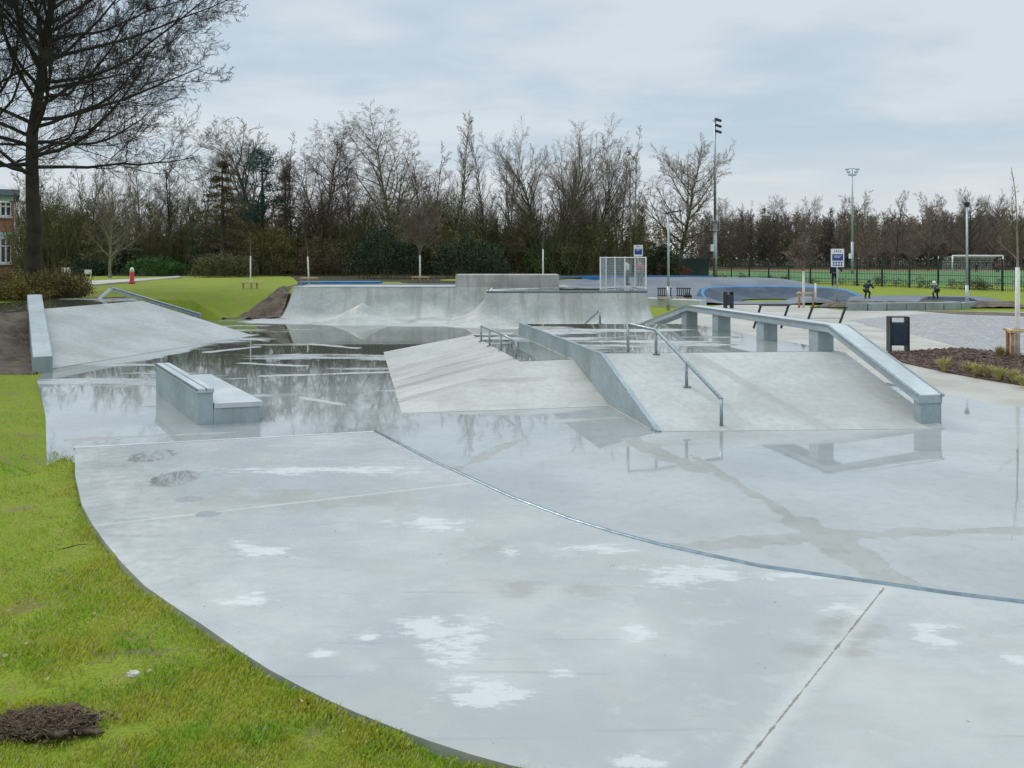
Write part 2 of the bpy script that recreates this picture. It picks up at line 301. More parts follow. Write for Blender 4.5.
# ------------------------------------------------------------------ mesh builder
def mesh_np(name, V, Fc, mat, parent=None, smooth=False):
    """V (n,3); Fc list of arrays (m,k)"""
    me = bpy.data.meshes.new(name); V = np.asarray(V, np.float32)
    me.vertices.add(len(V)); me.vertices.foreach_set('co', V.ravel())
    loops = np.concatenate([f.ravel() for f in Fc]).astype(np.int32); tot = np.concatenate([np.full(len(f), f.shape[1]) for f in Fc])
    me.loops.add(len(loops)); me.loops.foreach_set('vertex_index', loops)
    me.polygons.add(len(tot)); me.polygons.foreach_set('loop_start', np.concatenate([[0], np.cumsum(tot)[:-1]]).astype(np.int32))
    me.update(calc_edges=True); me.validate()
    if smooth: me.polygons.foreach_set('use_smooth', np.ones(len(tot), bool))
    me.materials.append(mat); o = bpy.data.objects.new(name, me); col.objects.link(o)
    if parent: o.parent = parent
    return o
class MB:
    def __init__(s): s.v = []; s.f = []
    def poly(s, pts, faces):
        k = len(s.v); s.v += [tuple(p) for p in pts]; s.f += [tuple(i+k for i in f) for f in faces]; return s
    def box(s, c, d, rz=0.0, rx=0.0, ry=0.0):
        R = Matrix.Rotation(rz,3,'Z') @ Matrix.Rotation(rx,3,'X') @ Matrix.Rotation(ry,3,'Y')
        pts = [Vector(c) + R @ Vector((x*d[0]/2, y*d[1]/2, z*d[2]/2)) for z in (-1,1) for (x,y) in ((-1,-1),(1,-1),(1,1),(-1,1))]
        return s.poly(pts, [(0,3,2,1),(4,5,6,7),(0,1,5,4),(1,2,6,5),(2,3,7,6),(3,0,4,7)])
    def beam(s, path, w, t, caps=True):       # rectangular section, top face on the path, width horizontal
        path = [Vector(p) for p in path]; rings = []
        for i, p in enumerate(path):
            d0 = (path[i]-path[i-1]) if i else (path[1]-path[0]); d1 = (path[i+1]-path[i]) if i < len(path)-1 else d0
            h = Vector((d0.x+d1.x, d0.y+d1.y, 0))
            if h.length < 1e-6: h = Vector((0,1,0))
            side = Vector((h.y, -h.x, 0)).normalized()*w/2
            rings.append([p-side, p+side, p+side-Vector((0,0,t)), p-side-Vector((0,0,t))])
        pts = [q for r in rings for q in r]; fs = []
        for i in range(len(rings)-1):
            for k in range(4): fs.append((4*i+k, 4*i+(k+1)%4, 4*i+4+(k+1)%4, 4*i+4+k))
        n = 4*(len(rings)-1); fs += [(3,2,1,0), (n,n+1,n+2,n+3)]
        return s.poly(pts, fs)
    def tube(s, path, r, n=8):
        path = [Vector(p) for p in path]; rr = r if isinstance(r, (list,tuple)) else [r]*len(path); pts = []; fs = []
        for i, p in enumerate(path):
            d = (path[min(i+1,len(path)-1)] - path[max(i-1,0)]).normalized()
            u = d.cross(Vector((0,0,1)) if abs(d.z) < .95 else Vector((1,0,0))).normalized(); w = d.cross(u)
            for k in range(n):
                an = 2*math.pi*k/n; pts.append(p + (u*math.cos(an) + w*math.sin(an))*rr[i])
        for i in range(len(path)-1):
            for k in range(n): fs.append((i*n+k, i*n+(k+1)%n, (i+1)*n+(k+1)%n, (i+1)*n+k))
        fs += [tuple(range(n))[::-1], tuple(range((len(path)-1)*n, len(path)*n))]
        return s.poly(pts, fs)
    def ball(s, c, r, nu=10, nv=7, sq=(1,1,1)):
        pts = []; fs = []
        for j in range(nv+1):
            th = math.pi*j/nv
            for i in range(nu):
                ph = 2*math.pi*i/nu; pts.append((c[0]+r*sq[0]*math.sin(th)*math.cos(ph), c[1]+r*sq[1]*math.sin(th)*math.sin(ph), c[2]+r*sq[2]*math.cos(th)))
        for j in range(nv):
            for i in range(nu): fs.append((j*nu+i, (j+1)*nu+i, (j+1)*nu+(i+1)%nu, j*nu+(i+1)%nu))
        return s.poly(pts, fs)
    def build(s, name, mat, parent=None, smooth=False, bevel=0.0):
        me = bpy.data.meshes.new(name); me.from_pydata([tuple(q) for q in s.v], [], s.f); me.validate(); me.update()
        if smooth:
            for q in me.polygons: q.use_smooth = True
        me.materials.append(mat); o = bpy.data.objects.new(name, me); col.objects.link(o)
        if parent: o.parent = parent
        if bevel:
            md = o.modifiers.new('bevel', 'BEVEL'); md.width = bevel; md.segments = 2; md.limit_method = 'ANGLE'; md.angle_limit = .6
        return o
def sheet(name, pts, z, mat, parent=None, thick=.12, side=None):
    """a slab of paving with real thickness; pts in plan"""
    p3 = [(x, y, z) for x, y in pts]; n = len(p3)
    ar = sum(pts[i][0]*pts[(i+1)%n][1]-pts[(i+1)%n][0]*pts[i][1] for i in range(n))
    if ar < 0: p3 = p3[::-1]
    tri = tessellate_polygon([[Vector(q) for q in p3]]); fs = []
    for t in tri:
        a_, b_, c_ = [Vector(p3[i]) for i in t]
        fs.append(tuple(t) if (b_-a_).cross(c_-a_).z > 0 else tuple(t[::-1]))
    V = p3 + [(x, y, z-thick) for x, y, _ in p3]
    for i in range(n): fs.append((i, i+n, (i+1)%n+n, (i+1)%n))
    m = MB(); m.poly(V, fs); return m.build(name, mat, parent)
def solid(name, V, faces, mat, parent=None, bevel=0.0):
    m = MB(); m.poly(V, faces); o = m.build(name, mat, parent, bevel=bevel)
    import bmesh
    bm = bmesh.new(); bm.from_mesh(o.data); bmesh.ops.recalc_face_normals(bm, faces=bm.faces); bm.to_mesh(o.data); bm.free(); return o

def tag(o, label=None, cat=None, group=None, kind=None):
    if label: o['label'] = label
    if cat: o['category'] = cat
    if group: o['group'] = group
    if kind: o['kind'] = kind
    return o
def thing(name, label, cat, loc=(0,0,0), rz=0, group=None):
    o = bpy.data.objects.new(name, None); col.objects.link(o); o.location = loc; o.rotation_euler = (0,0,rz); o.empty_display_size = .2
    return tag(o, label, cat, group)
def dup(root, loc, rz=0, s=1.0, label=None, group=None, mats=None):
    r = root.copy(); col.objects.link(r); r.location = loc; r.rotation_euler = (0,0,rz); r.scale = s if isinstance(s, tuple) else (s,s,s)
    if label: r['label'] = label
    if group: r['group'] = group
    for ch in list(root.children):
        c = ch.copy(); col.objects.link(c); c.parent = r
        if mats and ch.name.split('.')[0] in mats:
            c.material_slots[0].link = 'OBJECT'; c.material_slots[0].material = mats[ch.name.split('.')[0]]
        for g_ in ch.children:
            d = g_.copy(); col.objects.link(d); d.parent = c
    return r
def struct(o): o['kind'] = 'structure'; return o

# ------------------------------------------------------------------ plan of the place
floor_poly = [(-5.36,9.8),(-7.3,13.3),(-9.56,17.1),(-10.6,19.4),(-13.6,24.6),(-13.0,29.6),(-12.5,33.4),(-11.0,34.3),(-9.9,35.2),(-9.6,38.2),(5.3,38.2),(5.4,32.0),(6.2,30.5),(7.2,17.5),
              (7.76,15.5),(8.4,14.0),(10.5,11.8),(14,9),(12,2),(5,1.5),(3,3.6),(-3,8)]
slab_px = [(75,447),(75,475),(82,505),(92,524),(105,542),(122,563),(145,586),(172,605),(200,623),(240,651),(270,670),(300,686),(330,701),(360,714),(395,728),(430,741),(470,754),(510,765),(600,786)]
slab_edge = [W(x, y, ZS)[:2] for x, y in slab_px]
cop_px = [(375,431),(398,443),(430,460),(470,478),(512,497.5),(545,510),(572,520),(615,533),(662,545.5),(710,556),(762,567),(820,575.5),(882,584),(950,594),(1024,603),(1100,611),(1200,621)]
cop_edge = [W(x, y, ZS)[:2] for x, y in cop_px]
slab_poly = slab_edge + [(2.2,2.6),(5.5,2.7)] + cop_edge[::-1]
def poly_dist(P, poly):
    """signed distance, negative inside"""
    P = np.asarray(P); best = np.full(len(P), 1e9); inside = np.zeros(len(P), bool); n = len(poly)
    for i in range(n):
        a0 = np.array(poly[i]); b0 = np.array(poly[(i+1)%n]); d = b0-a0; L = (d@d)
        t = np.clip(((P-a0)@d)/L, 0, 1); q = a0+t[:,None]*d; best = np.minimum(best, np.hypot(*(P-q).T))
        c_ = ((a0[1] > P[:,1]) != (b0[1] > P[:,1]))
        with np.errstate(divide='ignore', invalid='ignore'): xx = (b0[0]-a0[0])*(P[:,1]-a0[1])/(b0[1]-a0[1])+a0[0]
        inside ^= (c_ & (P[:,0] < xx))
    return np.where(inside, -best, best)
def vnoise(x, y, s, seed=0):
    x = x/s+seed*17.3; y = y/s+seed*9.1; xi = np.floor(x); yi = np.floor(y); fx = x-xi; fy = y-yi
    h = lambda i, j: np.modf(np.abs(np.sin(i*127.1+j*311.7+seed)*43758.5453))[0]
    fx = fx*fx*(3-2*fx); fy = fy*fy*(3-2*fy)
    return (h(xi,yi)*(1-fx)+h(xi+1,yi)*fx)*(1-fy)+(h(xi,yi+1)*(1-fx)+h(xi+1,yi+1)*fx)*fy
def base_height(x, y):
    left = sstep(17.9, 22.6, y+np.clip(x+13.5,-1,2.5)*-1.0)*sstep(-11.3, -13.2, x)
    left2 = sstep(34.2, 39, y)*sstep(8, 4, x)
    h = .97*np.maximum(left, left2)
    h = np.where(x > -12.6, np.minimum(h, .97*np.maximum(left2, left)), h)
    fore = .292*sstep(14.5, 10, y) + .45*sstep(3.2, 0, y)
    return h, fore
def terrain_h(x, y):
    P = np.stack([x, y], 1); df = poly_dist(P, floor_poly); ds = poly_dist(P, slab_poly)
    h, fore = base_height(x, y)
    near = y < 15
    z = h + fore*np.where(ds < .25, 1, sstep(-.05, .75, df))*np.where(x > 3.4, 0, 1)
    z = z + (vnoise(x, y, .9, 1)-.5)*.05*sstep(.1, 1.0, df)*near + (vnoise(x, y, 5, 2)-.5)*.12*sstep(.3, 2.5, df)*(x < 6)*(y < 60)
    z = np.where(df < .02, np.minimum(z, -.018), z-.018)
    z = np.where((df < -.25) & (ds > -.1), -.12, z)
    z = np.where(ds < .30, np.minimum(z, .275), z); z = np.where(ds < .02, np.minimum(z, .235), z)
    z = np.where(ds < -.15, -.1, z)
    z = np.where((x > 5.5) & (y > 12), np.minimum(z, -.02+0*z), z)
    bad = (x > -14.3) & (x < -8.0) & (y > 18.6) & (y < 29.5)
    z = np.where(bad & (df < .1), -.15, z)
    return z
xs_ = np.unique(np.concatenate([np.linspace(-420,-45,18), np.arange(-45,-16,1.0), np.arange(-16,6,.17), np.arange(6,45,1.3), np.linspace(45,460,22)]))
ys_ = np.unique(np.concatenate([np.linspace(-60,-2,10), np.arange(-2,40,.2), np.arange(40,110,1.6), np.linspace(110,700,30)]))
X, Y = np.meshgrid(xs_, ys_); x_, y_ = X.ravel(), Y.ravel(); z_ = terrain_h(x_, y_)
nx, ny = len(xs_), len(ys_); idx = np.arange(nx*ny).reshape(ny, nx)
Q = np.stack([idx[:-1,:-1], idx[:-1,1:], idx[1:,1:], idx[1:,:-1]], -1).reshape(-1,4)
struct(mesh_np('ground', np.stack([x_, y_, z_], 1), [Q], M['lawn'], smooth=True))

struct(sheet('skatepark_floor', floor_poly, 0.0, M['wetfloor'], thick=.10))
sl = thing('raised_slab', 'raised foreground concrete slab with curved edges and thin puddles beside the grass', 'skate platform')
sheet('slab_top', slab_poly, ZS, M['slab'], sl, thick=.05)
sheet('slab_body', [(x*.998, y*.998+.006) for x, y in slab_poly], ZS-.045, M['slab_side'], sl, thick=.30)
m = MB(); m.tube([(x, y+.01, ZS-.012) for x, y in cop_edge], .028, 8); m.build('coping', M['steel_dark'], sl, smooth=True)

m = MB(); qa, qb = W(75.5,447,ZS), W(374.5,431.2,ZS); m.beam([(qa[0],qa[1]-.03,ZS+.004),(qb[0],qb[1]-.03,ZS+.004)], .05, .03); m.build('back_edge', M['precast_light'], sl)
# plaza, path, cobbles, mulch
plaza = [(7.2,17.5),(6.2,30.5),(5.5,32.2)] + [W(x, y)[:2] for x, y in ((676,318),(700,308),(735,303),(790,304),(845,310.5),(925,310.5),(1024,312))] + [(34,37.5),(34,12),(14,9.6),(10.5,11.8),(8.4,14.0),(7.76,15.5)]
plaza = plaza[::-1]
struct(sheet('plaza', plaza, -.004, M['paving'], thick=.08))
cob = [W(x, y)[:2] for x, y in ((850,320),(925,313.5),(1024,315.5),(1120,317),(1160,360),(1024,354),(966,348.5),(915,335),(870,326))]
struct(sheet('cobbled_area', cob, .004, M['cobbles'], thick=.05))
bed = [W(x, y)[:2] for x, y in ((880,354),(920,351),(962,349),(1024,356),(1090,364),(1120,402),(1024,386),(975,378),(944,372),(896,361.5))]
bedo = thing('mulch_bed', 'brown bark mulch planting bed between the pale path and the cobbles', 'plant bed')
sheet('bed_surface', bed, .03, M['mulch'], bedo, thick=.06)
bp = np.array(bed); ch = MB(); k = 0
while k < 1500:
    x, y = random.uniform(bp[:,0].min(), bp[:,0].max()), random.uniform(bp[:,1].min(), bp[:,1].max())
    if poly_dist([(x,y)], bed)[0] < -.02:
        ch.box((x, y, .04+random.random()*.03), (random.uniform(.03,.09), random.uniform(.015,.04), .012), random.random()*6.3, random.uniform(-.7,.7)); k += 1
ch.build('bark_chips', M['mulch'], bedo)['kind'] = 'stuff'
# gravel strip at the kerb
g1 = [W(x, y)[:2] for x, y in ((918,311),(960,314.5),(1024,316.5),(1120,319),(1120,315),(1024,313),(960,311.5))]
struct(sheet('gravel_strip', g1, .012, M['soil'], thick=.05))
# pitch, dry strip, far ground
struct(sheet('football_pitch', [(22,138),(26,88),(46,66),(70,62),(180,62),(190,138)], .01, M['pitch'], thick=.05))
struct(sheet('dry_grass_strip', [(8,215),(19,94),(23,94),(22,137.9),(190,137.9),(260,215)], .006, M['dryveg'], thick=.05))
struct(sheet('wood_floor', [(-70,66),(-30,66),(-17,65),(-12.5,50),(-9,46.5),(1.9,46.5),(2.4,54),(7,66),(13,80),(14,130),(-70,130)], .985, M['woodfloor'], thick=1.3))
pp = [W(x, y, .985)[:2] for x, y in ((60,283),(120,280),(165,277.5),(178,276.5),(182,277.5),(150,280.5),(95,285))]
struct(sheet('gravel_path', [(x, y) for x, y in pp], 1.03, M['paving'], thick=.3))
struct(sheet('track_apron', [(-8.9,38.12),(-9.4,40),(-10.6,43.8),(-5.0,44.2),(1.6,44.5),(2.2,50),(4.5,53),(5.0,50),(4.7,38.1)], 1.06, M['asphalt'], thick=1.2))
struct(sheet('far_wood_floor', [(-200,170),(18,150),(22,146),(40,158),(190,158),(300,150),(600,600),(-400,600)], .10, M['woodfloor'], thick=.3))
# left-hand upper level
up = [W(x, y, 1.0)[:2] for x, y in ((-40,316),(44,309),(142,301),(126,296.8),(60,299),(-40,306))]
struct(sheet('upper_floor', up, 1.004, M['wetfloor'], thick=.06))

# ------------------------------------------------------------------ concrete skate elements
def V3(p, z): return (p[0], p[1], z)
# left bank
lb = thing('concrete_bank', 'broad pale bank sloping down from the upper level beside the grass mound', 'skate ramp')
B0, B1, B2, T1_, T0_ = (-10.2,18.8), (-9.2,23.3), (-8.26,26.9), (-12.3,28.3), (-13.2,24.0)
solid('bank_surface', [V3(B0,.006),V3(B1,.006),V3(B2,.006),V3(T1_,1.01),V3(T0_,1.01), V3(B0,-.3),V3(B1,-.3),V3(B2,-.3),V3(T1_,-.3),V3(T0_,-.3)],
      [(0,1,4),(1,3,4),(1,2,3),(0,5,6,1),(1,6,7,2),(2,7,8,3),(3,8,9,4),(4,9,5,0),(5,9,8,7,6)], M['bank'], lb)
solid('bank_apron', [(-10.25,18.62,.005),(-9.0,23.1,.005),(-8.0,27.0,.005),(-8.26,26.9,.012),(-9.2,23.3,.012),(-10.2,18.8,.012)], [(0,1,4,5),(1,2,3,4)], M['bank'], lb)
# left hubba box
hb_ = thing('sloping_ledge', 'pale square concrete ledge running down beside the broad bank at the grass edge', 'skate ledge')
m = MB(); pa = [(-14.1,25.1,1.36),(-10.13,18.35,.33)]; m.beam(pa, .38, .42); m.build('ledge_body', M['precast'], hb_, bevel=.012)
m = MB(); m.beam([(-14.1,25.1,1.362),(-10.13,18.35,.332)], .36, .015); m.build('ledge_top', M['precast_light'], hb_)
m = MB(); m.beam([(-13.6,24.25,.9),(-10.13,18.352,-.01)], .30, .5); m.build('footing', M['slab_side'], hb_)
# back down ledge
bl = thing('down_ledge', 'low steel edged ledge dropping along the lawn behind the broad bank', 'skate ledge')
e0, e1, e2 = (-14.55,29.9,1.0), (-14.2,30.15,1.40), (-11.35,31.0,.40)
m = MB(); m.beam([e1,e2], .30, .13); m.build('ledge_body', M['precast'], bl, bevel=.01)
m = MB(); m.beam([(e0[0],e0[1],1.02),(e1[0],e1[1],1.402)], .34, .10); m.build('ledge_start', M['precast_light'], bl, bevel=.01)
m = MB(); m.beam([(e1[0]+.02,e1[1]-.14,1.405),(e2[0],e2[1]-.14,.405)], .045, .05); m.build('steel_edge', M['steel_dark'], bl)
for t in (.5, .93):
    p = [e1[i]+(e2[i]-e1[i])*t for i in range(3)]; m = MB(); m.box((p[0],p[1],(p[2]-.12-.3)/2), (.28,.26,p[2]-.12+.3)); m.build('support_block', M['precast'], bl, bevel=.01)

# stepped box ledge
A = Vector(W(197.5,425.3)); B = Vector(W(262,421.8)); Cc = Vector(W(156,392.5))
u = (B-A).normalized(); v = (Cc-A); Lb = v.length; v.normalize(); Wd = (B-A).length
def bp_(s, t, z): q = A+u*s+v*t; return (q.x, q.y, z)
bx = thing('stepped_ledge', 'two level blue grey concrete ledge standing in the wet floor', 'skate ledge')
def pblock(name, s0, s1, t0, t1, z0, z1, mat, par, bev=.008):
    Vv = [bp_(s, t, z) for z in (z0,z1) for s, t in ((s0,t0),(s1,t0),(s1,t1),(s0,t1))]
    return solid(name, Vv, [(0,3,2,1),(4,5,6,7),(0,1,5,4),(1,2,6,5),(2,3,7,6),(3,0,4,7)], mat, par, bev)
ws = Wd*.24
pblock('high_block', 0, ws, 0, Lb, -.02, .475, M['precast'], bx); pblock('high_cap', -.02, ws+.012, -.02, Lb, .475, .54, M['precast_light'], bx)
pblock('low_block', ws+.002, Wd-.02, .01, Lb*.97, -.02, .235, M['precast'], bx); pblock('low_cap', ws+.014, Wd+.012, -.012, Lb*.97, .235, .315, M['precast_light'], bx)
m = MB()
for s_, z_ in ((-.022,.541),(ws*.5,.5425)):
    Vv = [bp_(s, t, z) for z in (z_-.04,z_+.002) for s, t in ((s_,-.022),(s_+.018,-.022),(s_+.018,Lb),(s_,Lb))]
    m.poly(Vv, [(0,3,2,1),(4,5,6,7),(0,1,5,4),(1,2,6,5),(2,3,7,6),(3,0,4,7)])
m.build('steel_edge', M['steel_dark'], bx)

# centre kicker with hip
wx = lambda y: .41+(20.6-y)*.2007
kk = thing('hip_bank', 'low pyramid shaped bank with a flat wet top left of the dividing wall', 'skate ramp')
a0=(-1.75,13.5); b0=(wx(14.15)-.0,14.15); c0=(.11,16.0); d0=(wx(16.35),16.35); E0=(-3.34,22.1); f0=(-1.04,21.5); g0=(wx(21.5),21.5); h0=(wx(24),24); i0=(-2.2,24.2)
Vv = [V3(a0,.004),V3(b0,.004),V3(c0,.5),V3(d0,.5),V3(E0,.004),V3(f0,.5),V3(g0,.5),V3(h0,.004),V3(i0,.004)]
Vv += [(x,y,-.2) for x,y,_ in Vv]
solid('bank_surface', Vv, [(0,1,3,2),(0,2,5,4),(2,3,6,5),(5,6,7,8),(4,5,8),(0,9,10,1),(0,4,13,9),(4,8,17,13),(8,7,16,17),(1,10,12,3),(3,12,15,6),(6,15,16,7)], M['bank_beige'], kk)
solid('wet_flat_top', [(.16,16.12,.504),(1.25,16.45,.504),(.23,21.4,.504),(-.98,21.4,.504)], [(0,1,2,3)], M['wetfloor'], kk)
# right deck + bank
dk = thing('funbox_bank', 'largest bank with a raised wet deck, lower edge meeting the puddled floor', 'skate ramp')
rx_ = lambda y: 5.63-(y-15.13)*.2157+.22
P = dict(bl=(wx(12.1),12.1), br=(6.28,12.3), tl=(wx(14.67),14.67), tr=(rx_(15.0),15.0), tbl=(wx(21.3),21.3), tbr=(rx_(21.3),21.3), bbl=(wx(24.2),24.2), bbr=(rx_(24.2),24.2))
Vv = [V3(P['bl'],.004),V3(P['br'],.004),V3(P['tl'],.8),V3(P['tr'],.8),V3(P['tbl'],.8),V3(P['tbr'],.8),V3(P['bbl'],.004),V3(P['bbr'],.004)]
Vv += [(x,y,-.2) for x,y,_ in Vv]
solid('bank_surface', Vv, [(0,1,3,2),(2,3,5,4),(4,5,7,6),(0,8,9,1),(1,9,11,3),(3,11,13,5),(5,13,15,7),(7,15,14,6),(6,14,12,4),(4,12,10,2),(2,10,8,0)], M['bank_right'], dk)
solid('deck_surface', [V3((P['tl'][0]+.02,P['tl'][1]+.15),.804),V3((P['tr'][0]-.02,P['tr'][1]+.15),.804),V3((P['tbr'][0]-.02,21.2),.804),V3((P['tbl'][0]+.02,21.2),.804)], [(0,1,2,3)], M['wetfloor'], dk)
# dividing wall
dw = thing('dividing_wall', 'blue grey concrete wall separating the low and high banks', 'skate ledge')
t_ = .09; prof = [(21.32,.812),(17.5,.812),(14.66,.812),(12.08,.012)]
Vv = []; 
for (yy, zz) in prof:
    for off in (-t_, .004): Vv += [(wx(yy)+off, yy, zz+.006)]
for (yy, zz) in prof:
    for off in (-t_, .004): Vv += [(wx(yy)+off, yy, -.15)]
fs = []
for i in range(3):
    fs += [(2*i,2*i+1,2*i+3,2*i+2), (2*i,2*i+2,2*i+10,2*i+8), (2*i+1,2*i+9,2*i+11,2*i+3)]
fs += [(0,8,9,1),(6,7,15,14)]
solid('wall_body', Vv, fs, M['precast'], dw)
m = MB(); m.tube([(wx(yy)-t_+.012, yy, zz+.004) for yy, zz in prof], .018, 6); m.build('steel_edge', M['steel'], dw)
# pale joint between wall foot and hip bank
m = MB(); m.beam([(wx(21.4)-t_-.012,21.4,.512),(wx(16.4)-t_-.012,16.4,.512),(wx(14.15)-t_-.012,14.15,.018),(wx(12.2)-t_-.012,12.2,.012)], .03, .03); m.build('foot_joint', M['bank_beige'], dw)

# long ledge
ll = thing('long_ledge', 'long pale concrete grind ledge on square supports, sloping to the floor at its near end', 'skate ledge')
lc = lambda y: 5.63-(y-15.13)*.2157
pl_ = [(lc(24.0)-.02,24.0,.55),(lc(20.7),20.7,1.30),(lc(14.85),14.85,1.30),(6.12,12.42,.475)]
m = MB(); m.beam([(x,y,z-.012) for x,y,z in pl_], .38, .12); m.build('ledge_beam', M['precast'], ll, bevel=.008)
m = MB(); m.beam(pl_, .33, .016); m.build('ledge_top', M['precast_light'], ll)
m = MB()
for sgn in (-1,1): m.beam([(x+sgn*.185,y,z+.004) for x,y,z in pl_], .035, .035)
m.build('steel_edge', M['steel'], ll)
for yy, w_ in ((15.35,.32),(17.25,.31),(19.25,.31),(20.95,.30)):
    m = MB(); m.box((lc(yy), yy, .985), (w_,.30,.40), .21); m.build('support_block', M['precast'], ll, bevel=.01)
m = MB(); m.box((6.125,12.53,.175), (.34,.17,.40), .19); m.build('support_block', M['precast'], ll, bevel=.01)

# rails
def rail(name, label, path, posts, r=.028):
    t = thing(name, label, 'grind rail'); m = MB(); m.tube(path, r, 10); m.build('rail_bar', M['steel'], t, smooth=True)
    for (top, bot) in posts: m = MB(); m.tube([top, bot], r*.92, 8); m.build('post', M['steel'], t, smooth=True); m = MB(); m.box((bot[0],bot[1],bot[2]+.006),(.12,.12,.014)); m.build('foot_plate', M['steel'], t)
    return t
p1=(2.04,14.95,1.30); p2=(2.50,14.75,1.215); p3=(2.79,13.5,.75); p4=(3.03,12.3,.43)
rail('kinked_rail', 'grey steel handrail stepping down the high bank into the wet floor', [p1,p2,p4], [(p1,(2.04,14.95,.80)),(p2,(2.50,14.75,.80)),(((p2[0]+p4[0])/2+.01,13.53,.822),(2.78,13.53,.42)),(p4,(3.03,12.3,.02))])
hh = [W(481,327,.92), W(515.5,344,.86)]
q = [(-.72,19.9,.86),(-.5,18.9,.86),(-.23,17.9,.86),(.08,16.6,.83)]
rail('low_flat_rail', 'short low steel rail on the flat top of the hip bank', q, [(p, (p[0],p[1],.50)) for p in q], .024)
rail('short_down_rail', 'small dark steel rail at the far edge of the raised deck', [(2.2,21.25,1.15),(1.95,23.6,.55)], [((2.2,21.25,1.15),(2.2,21.25,.8)),((1.95,23.6,.55),(1.95,23.6,.16))], .03)

# quarter pipes as height fields
def hf(name, x0, x1, y0, y1, fn, mat, parent, nx=90, ny=60):
    gx, gy = np.linspace(x0,x1,nx), np.linspace(y0,y1,ny); X, Y = np.meshgrid(gx, gy); Z = fn(X, Y)
    V = np.stack([X.ravel(), Y.ravel(), Z.ravel()], 1); idx = np.arange(nx*ny).reshape(ny,nx)
    Q = np.stack([idx[:-1,:-1], idx[:-1,1:], idx[1:,1:], idx[1:,:-1]], -1).reshape(-1,4)
    zz = Z.ravel()[Q].max(1); Q = Q[zz > -.045]
    return mesh_np(name, V, [Q], mat, parent, smooth=True)
def arcprof(d, h, R=1.9):
    run = math.sqrt(R*R-(R-h)**2) if h < R else R
    s = np.clip(run-d, 0, run); z = R-np.sqrt(np.maximum(R*R-s*s, 0)); return np.where(d <= 0, h, np.where(d >= run, -.05, z))
def qp2(X, Y):
    dx = np.where(X < -.93, (-.93-X)*.92, np.where(X > 5.0, (X-5.0)*3.2, 0)); dy = np.maximum(31.5-Y, 0); return arcprof(np.hypot(dx, dy), 1.18, 1.55)
q2 = thing('quarter_pipe', 'curved quarter pipe with steel coping in front of the mesh barrier', 'skate ramp')
hf('ramp_surface', -3.5, 5.8, 29.4, 35.6, qp2, M['quarter'], q2, 150, 130)
m = MB(); m.tube([(-.93,35.4,1.185),(-.93,31.5,1.185),(5.0,31.5,1.185),(5.0,35.4,1.185)], .035, 8); m.build('coping', M['steel_dark'], q2, smooth=True)
m = MB(); m.poly([(-.8,31.65,1.186),(4.9,31.65,1.186),(4.9,35.5,1.186),(-.8,35.5,1.186)], [(0,1,2,3)]); m.build('platform', M['wetfloor'], q2)
def qp1(X, Y):
    dx = np.where(X < -9.1, (-9.1-X)*2.6, 0); dy = np.maximum(36.0-.42*np.maximum(-7.5-X, 0)-Y, 0)
    d = np.hypot(dx, dy); z = arcprof(d, 1.19)
    return z
q1 = thing('long_quarter_pipe', 'wide curved quarter pipe with a dry apron in front of the bare wood', 'skate ramp')
hf('ramp_surface', -11, 2.4, 33.8, 38.1, qp1, M['quarter'], q1, 180, 120)
m = MB(); m.tube([(-9.1,38.0,1.195),(-9.1,35.35,1.195),(-7.5,36.0,1.195),(-2.4,36.0,1.195)], .03, 8); m.build('coping', M['precast_light'], q1, smooth=True)
m = MB(); m.box((-.2,36.75,1.40), (4.4,1.5,.62)); m.build('raised_wall', M['quarter'], q1, bevel=.02)
m = MB(); m.poly([(-9.0,36.1,1.194),(-2.41,36.1,1.194),(-2.41,38.05,1.194),(-9.0,38.05,1.194)], [(0,1,2,3)]); m.build('platform', M['bank'], q1)
def hump(X, Y):
    r = np.hypot((X+5.75)/1.75, (Y-32.6)/1.65); return np.maximum(.72*np.exp(-(r*1.9)**1.3)-.03, -.05)
hm = thing('concrete_hump', 'small smooth concrete cone rising in front of the wide quarter pipe', 'skate ramp')
hf('hump_surface', -8, -3.4, 30.4, 34.9, hump, M['quarter'], hm, 80, 80)
# bare earth shoulder
def eb(X, Y):
    t = sstep(-11.6, -9.6, X); h = t*1.17*sstep(33.8+ (X+9.5)*-.2, 36.0, Y)+.05*t; return h + (vnoise(X,Y,.35,3)-.5)*.14 + (vnoise(X,Y,.12,4)-.5)*.06 - .03
struct(hf('earth_shoulder', -12.2, -9.28, 33.9, 38, eb, M['soil'], None, 70, 80))
struct(hf('soil_slope', -21, -10.1, 17.6, 25.6, lambda X, Y: terrain_h(X.ravel(), Y.ravel()).reshape(X.shape) + np.where((poly_dist(np.stack([X.ravel(),Y.ravel()],1), [(-9.95,17.9),(-13.9,25.4),(-19,22.0),(-20,20.2),(-15,18.3)])<0).reshape(X.shape), .03, -.2) + (vnoise(X,Y,.4,5)-.5)*.07, M['soil'], None, 90, 80))

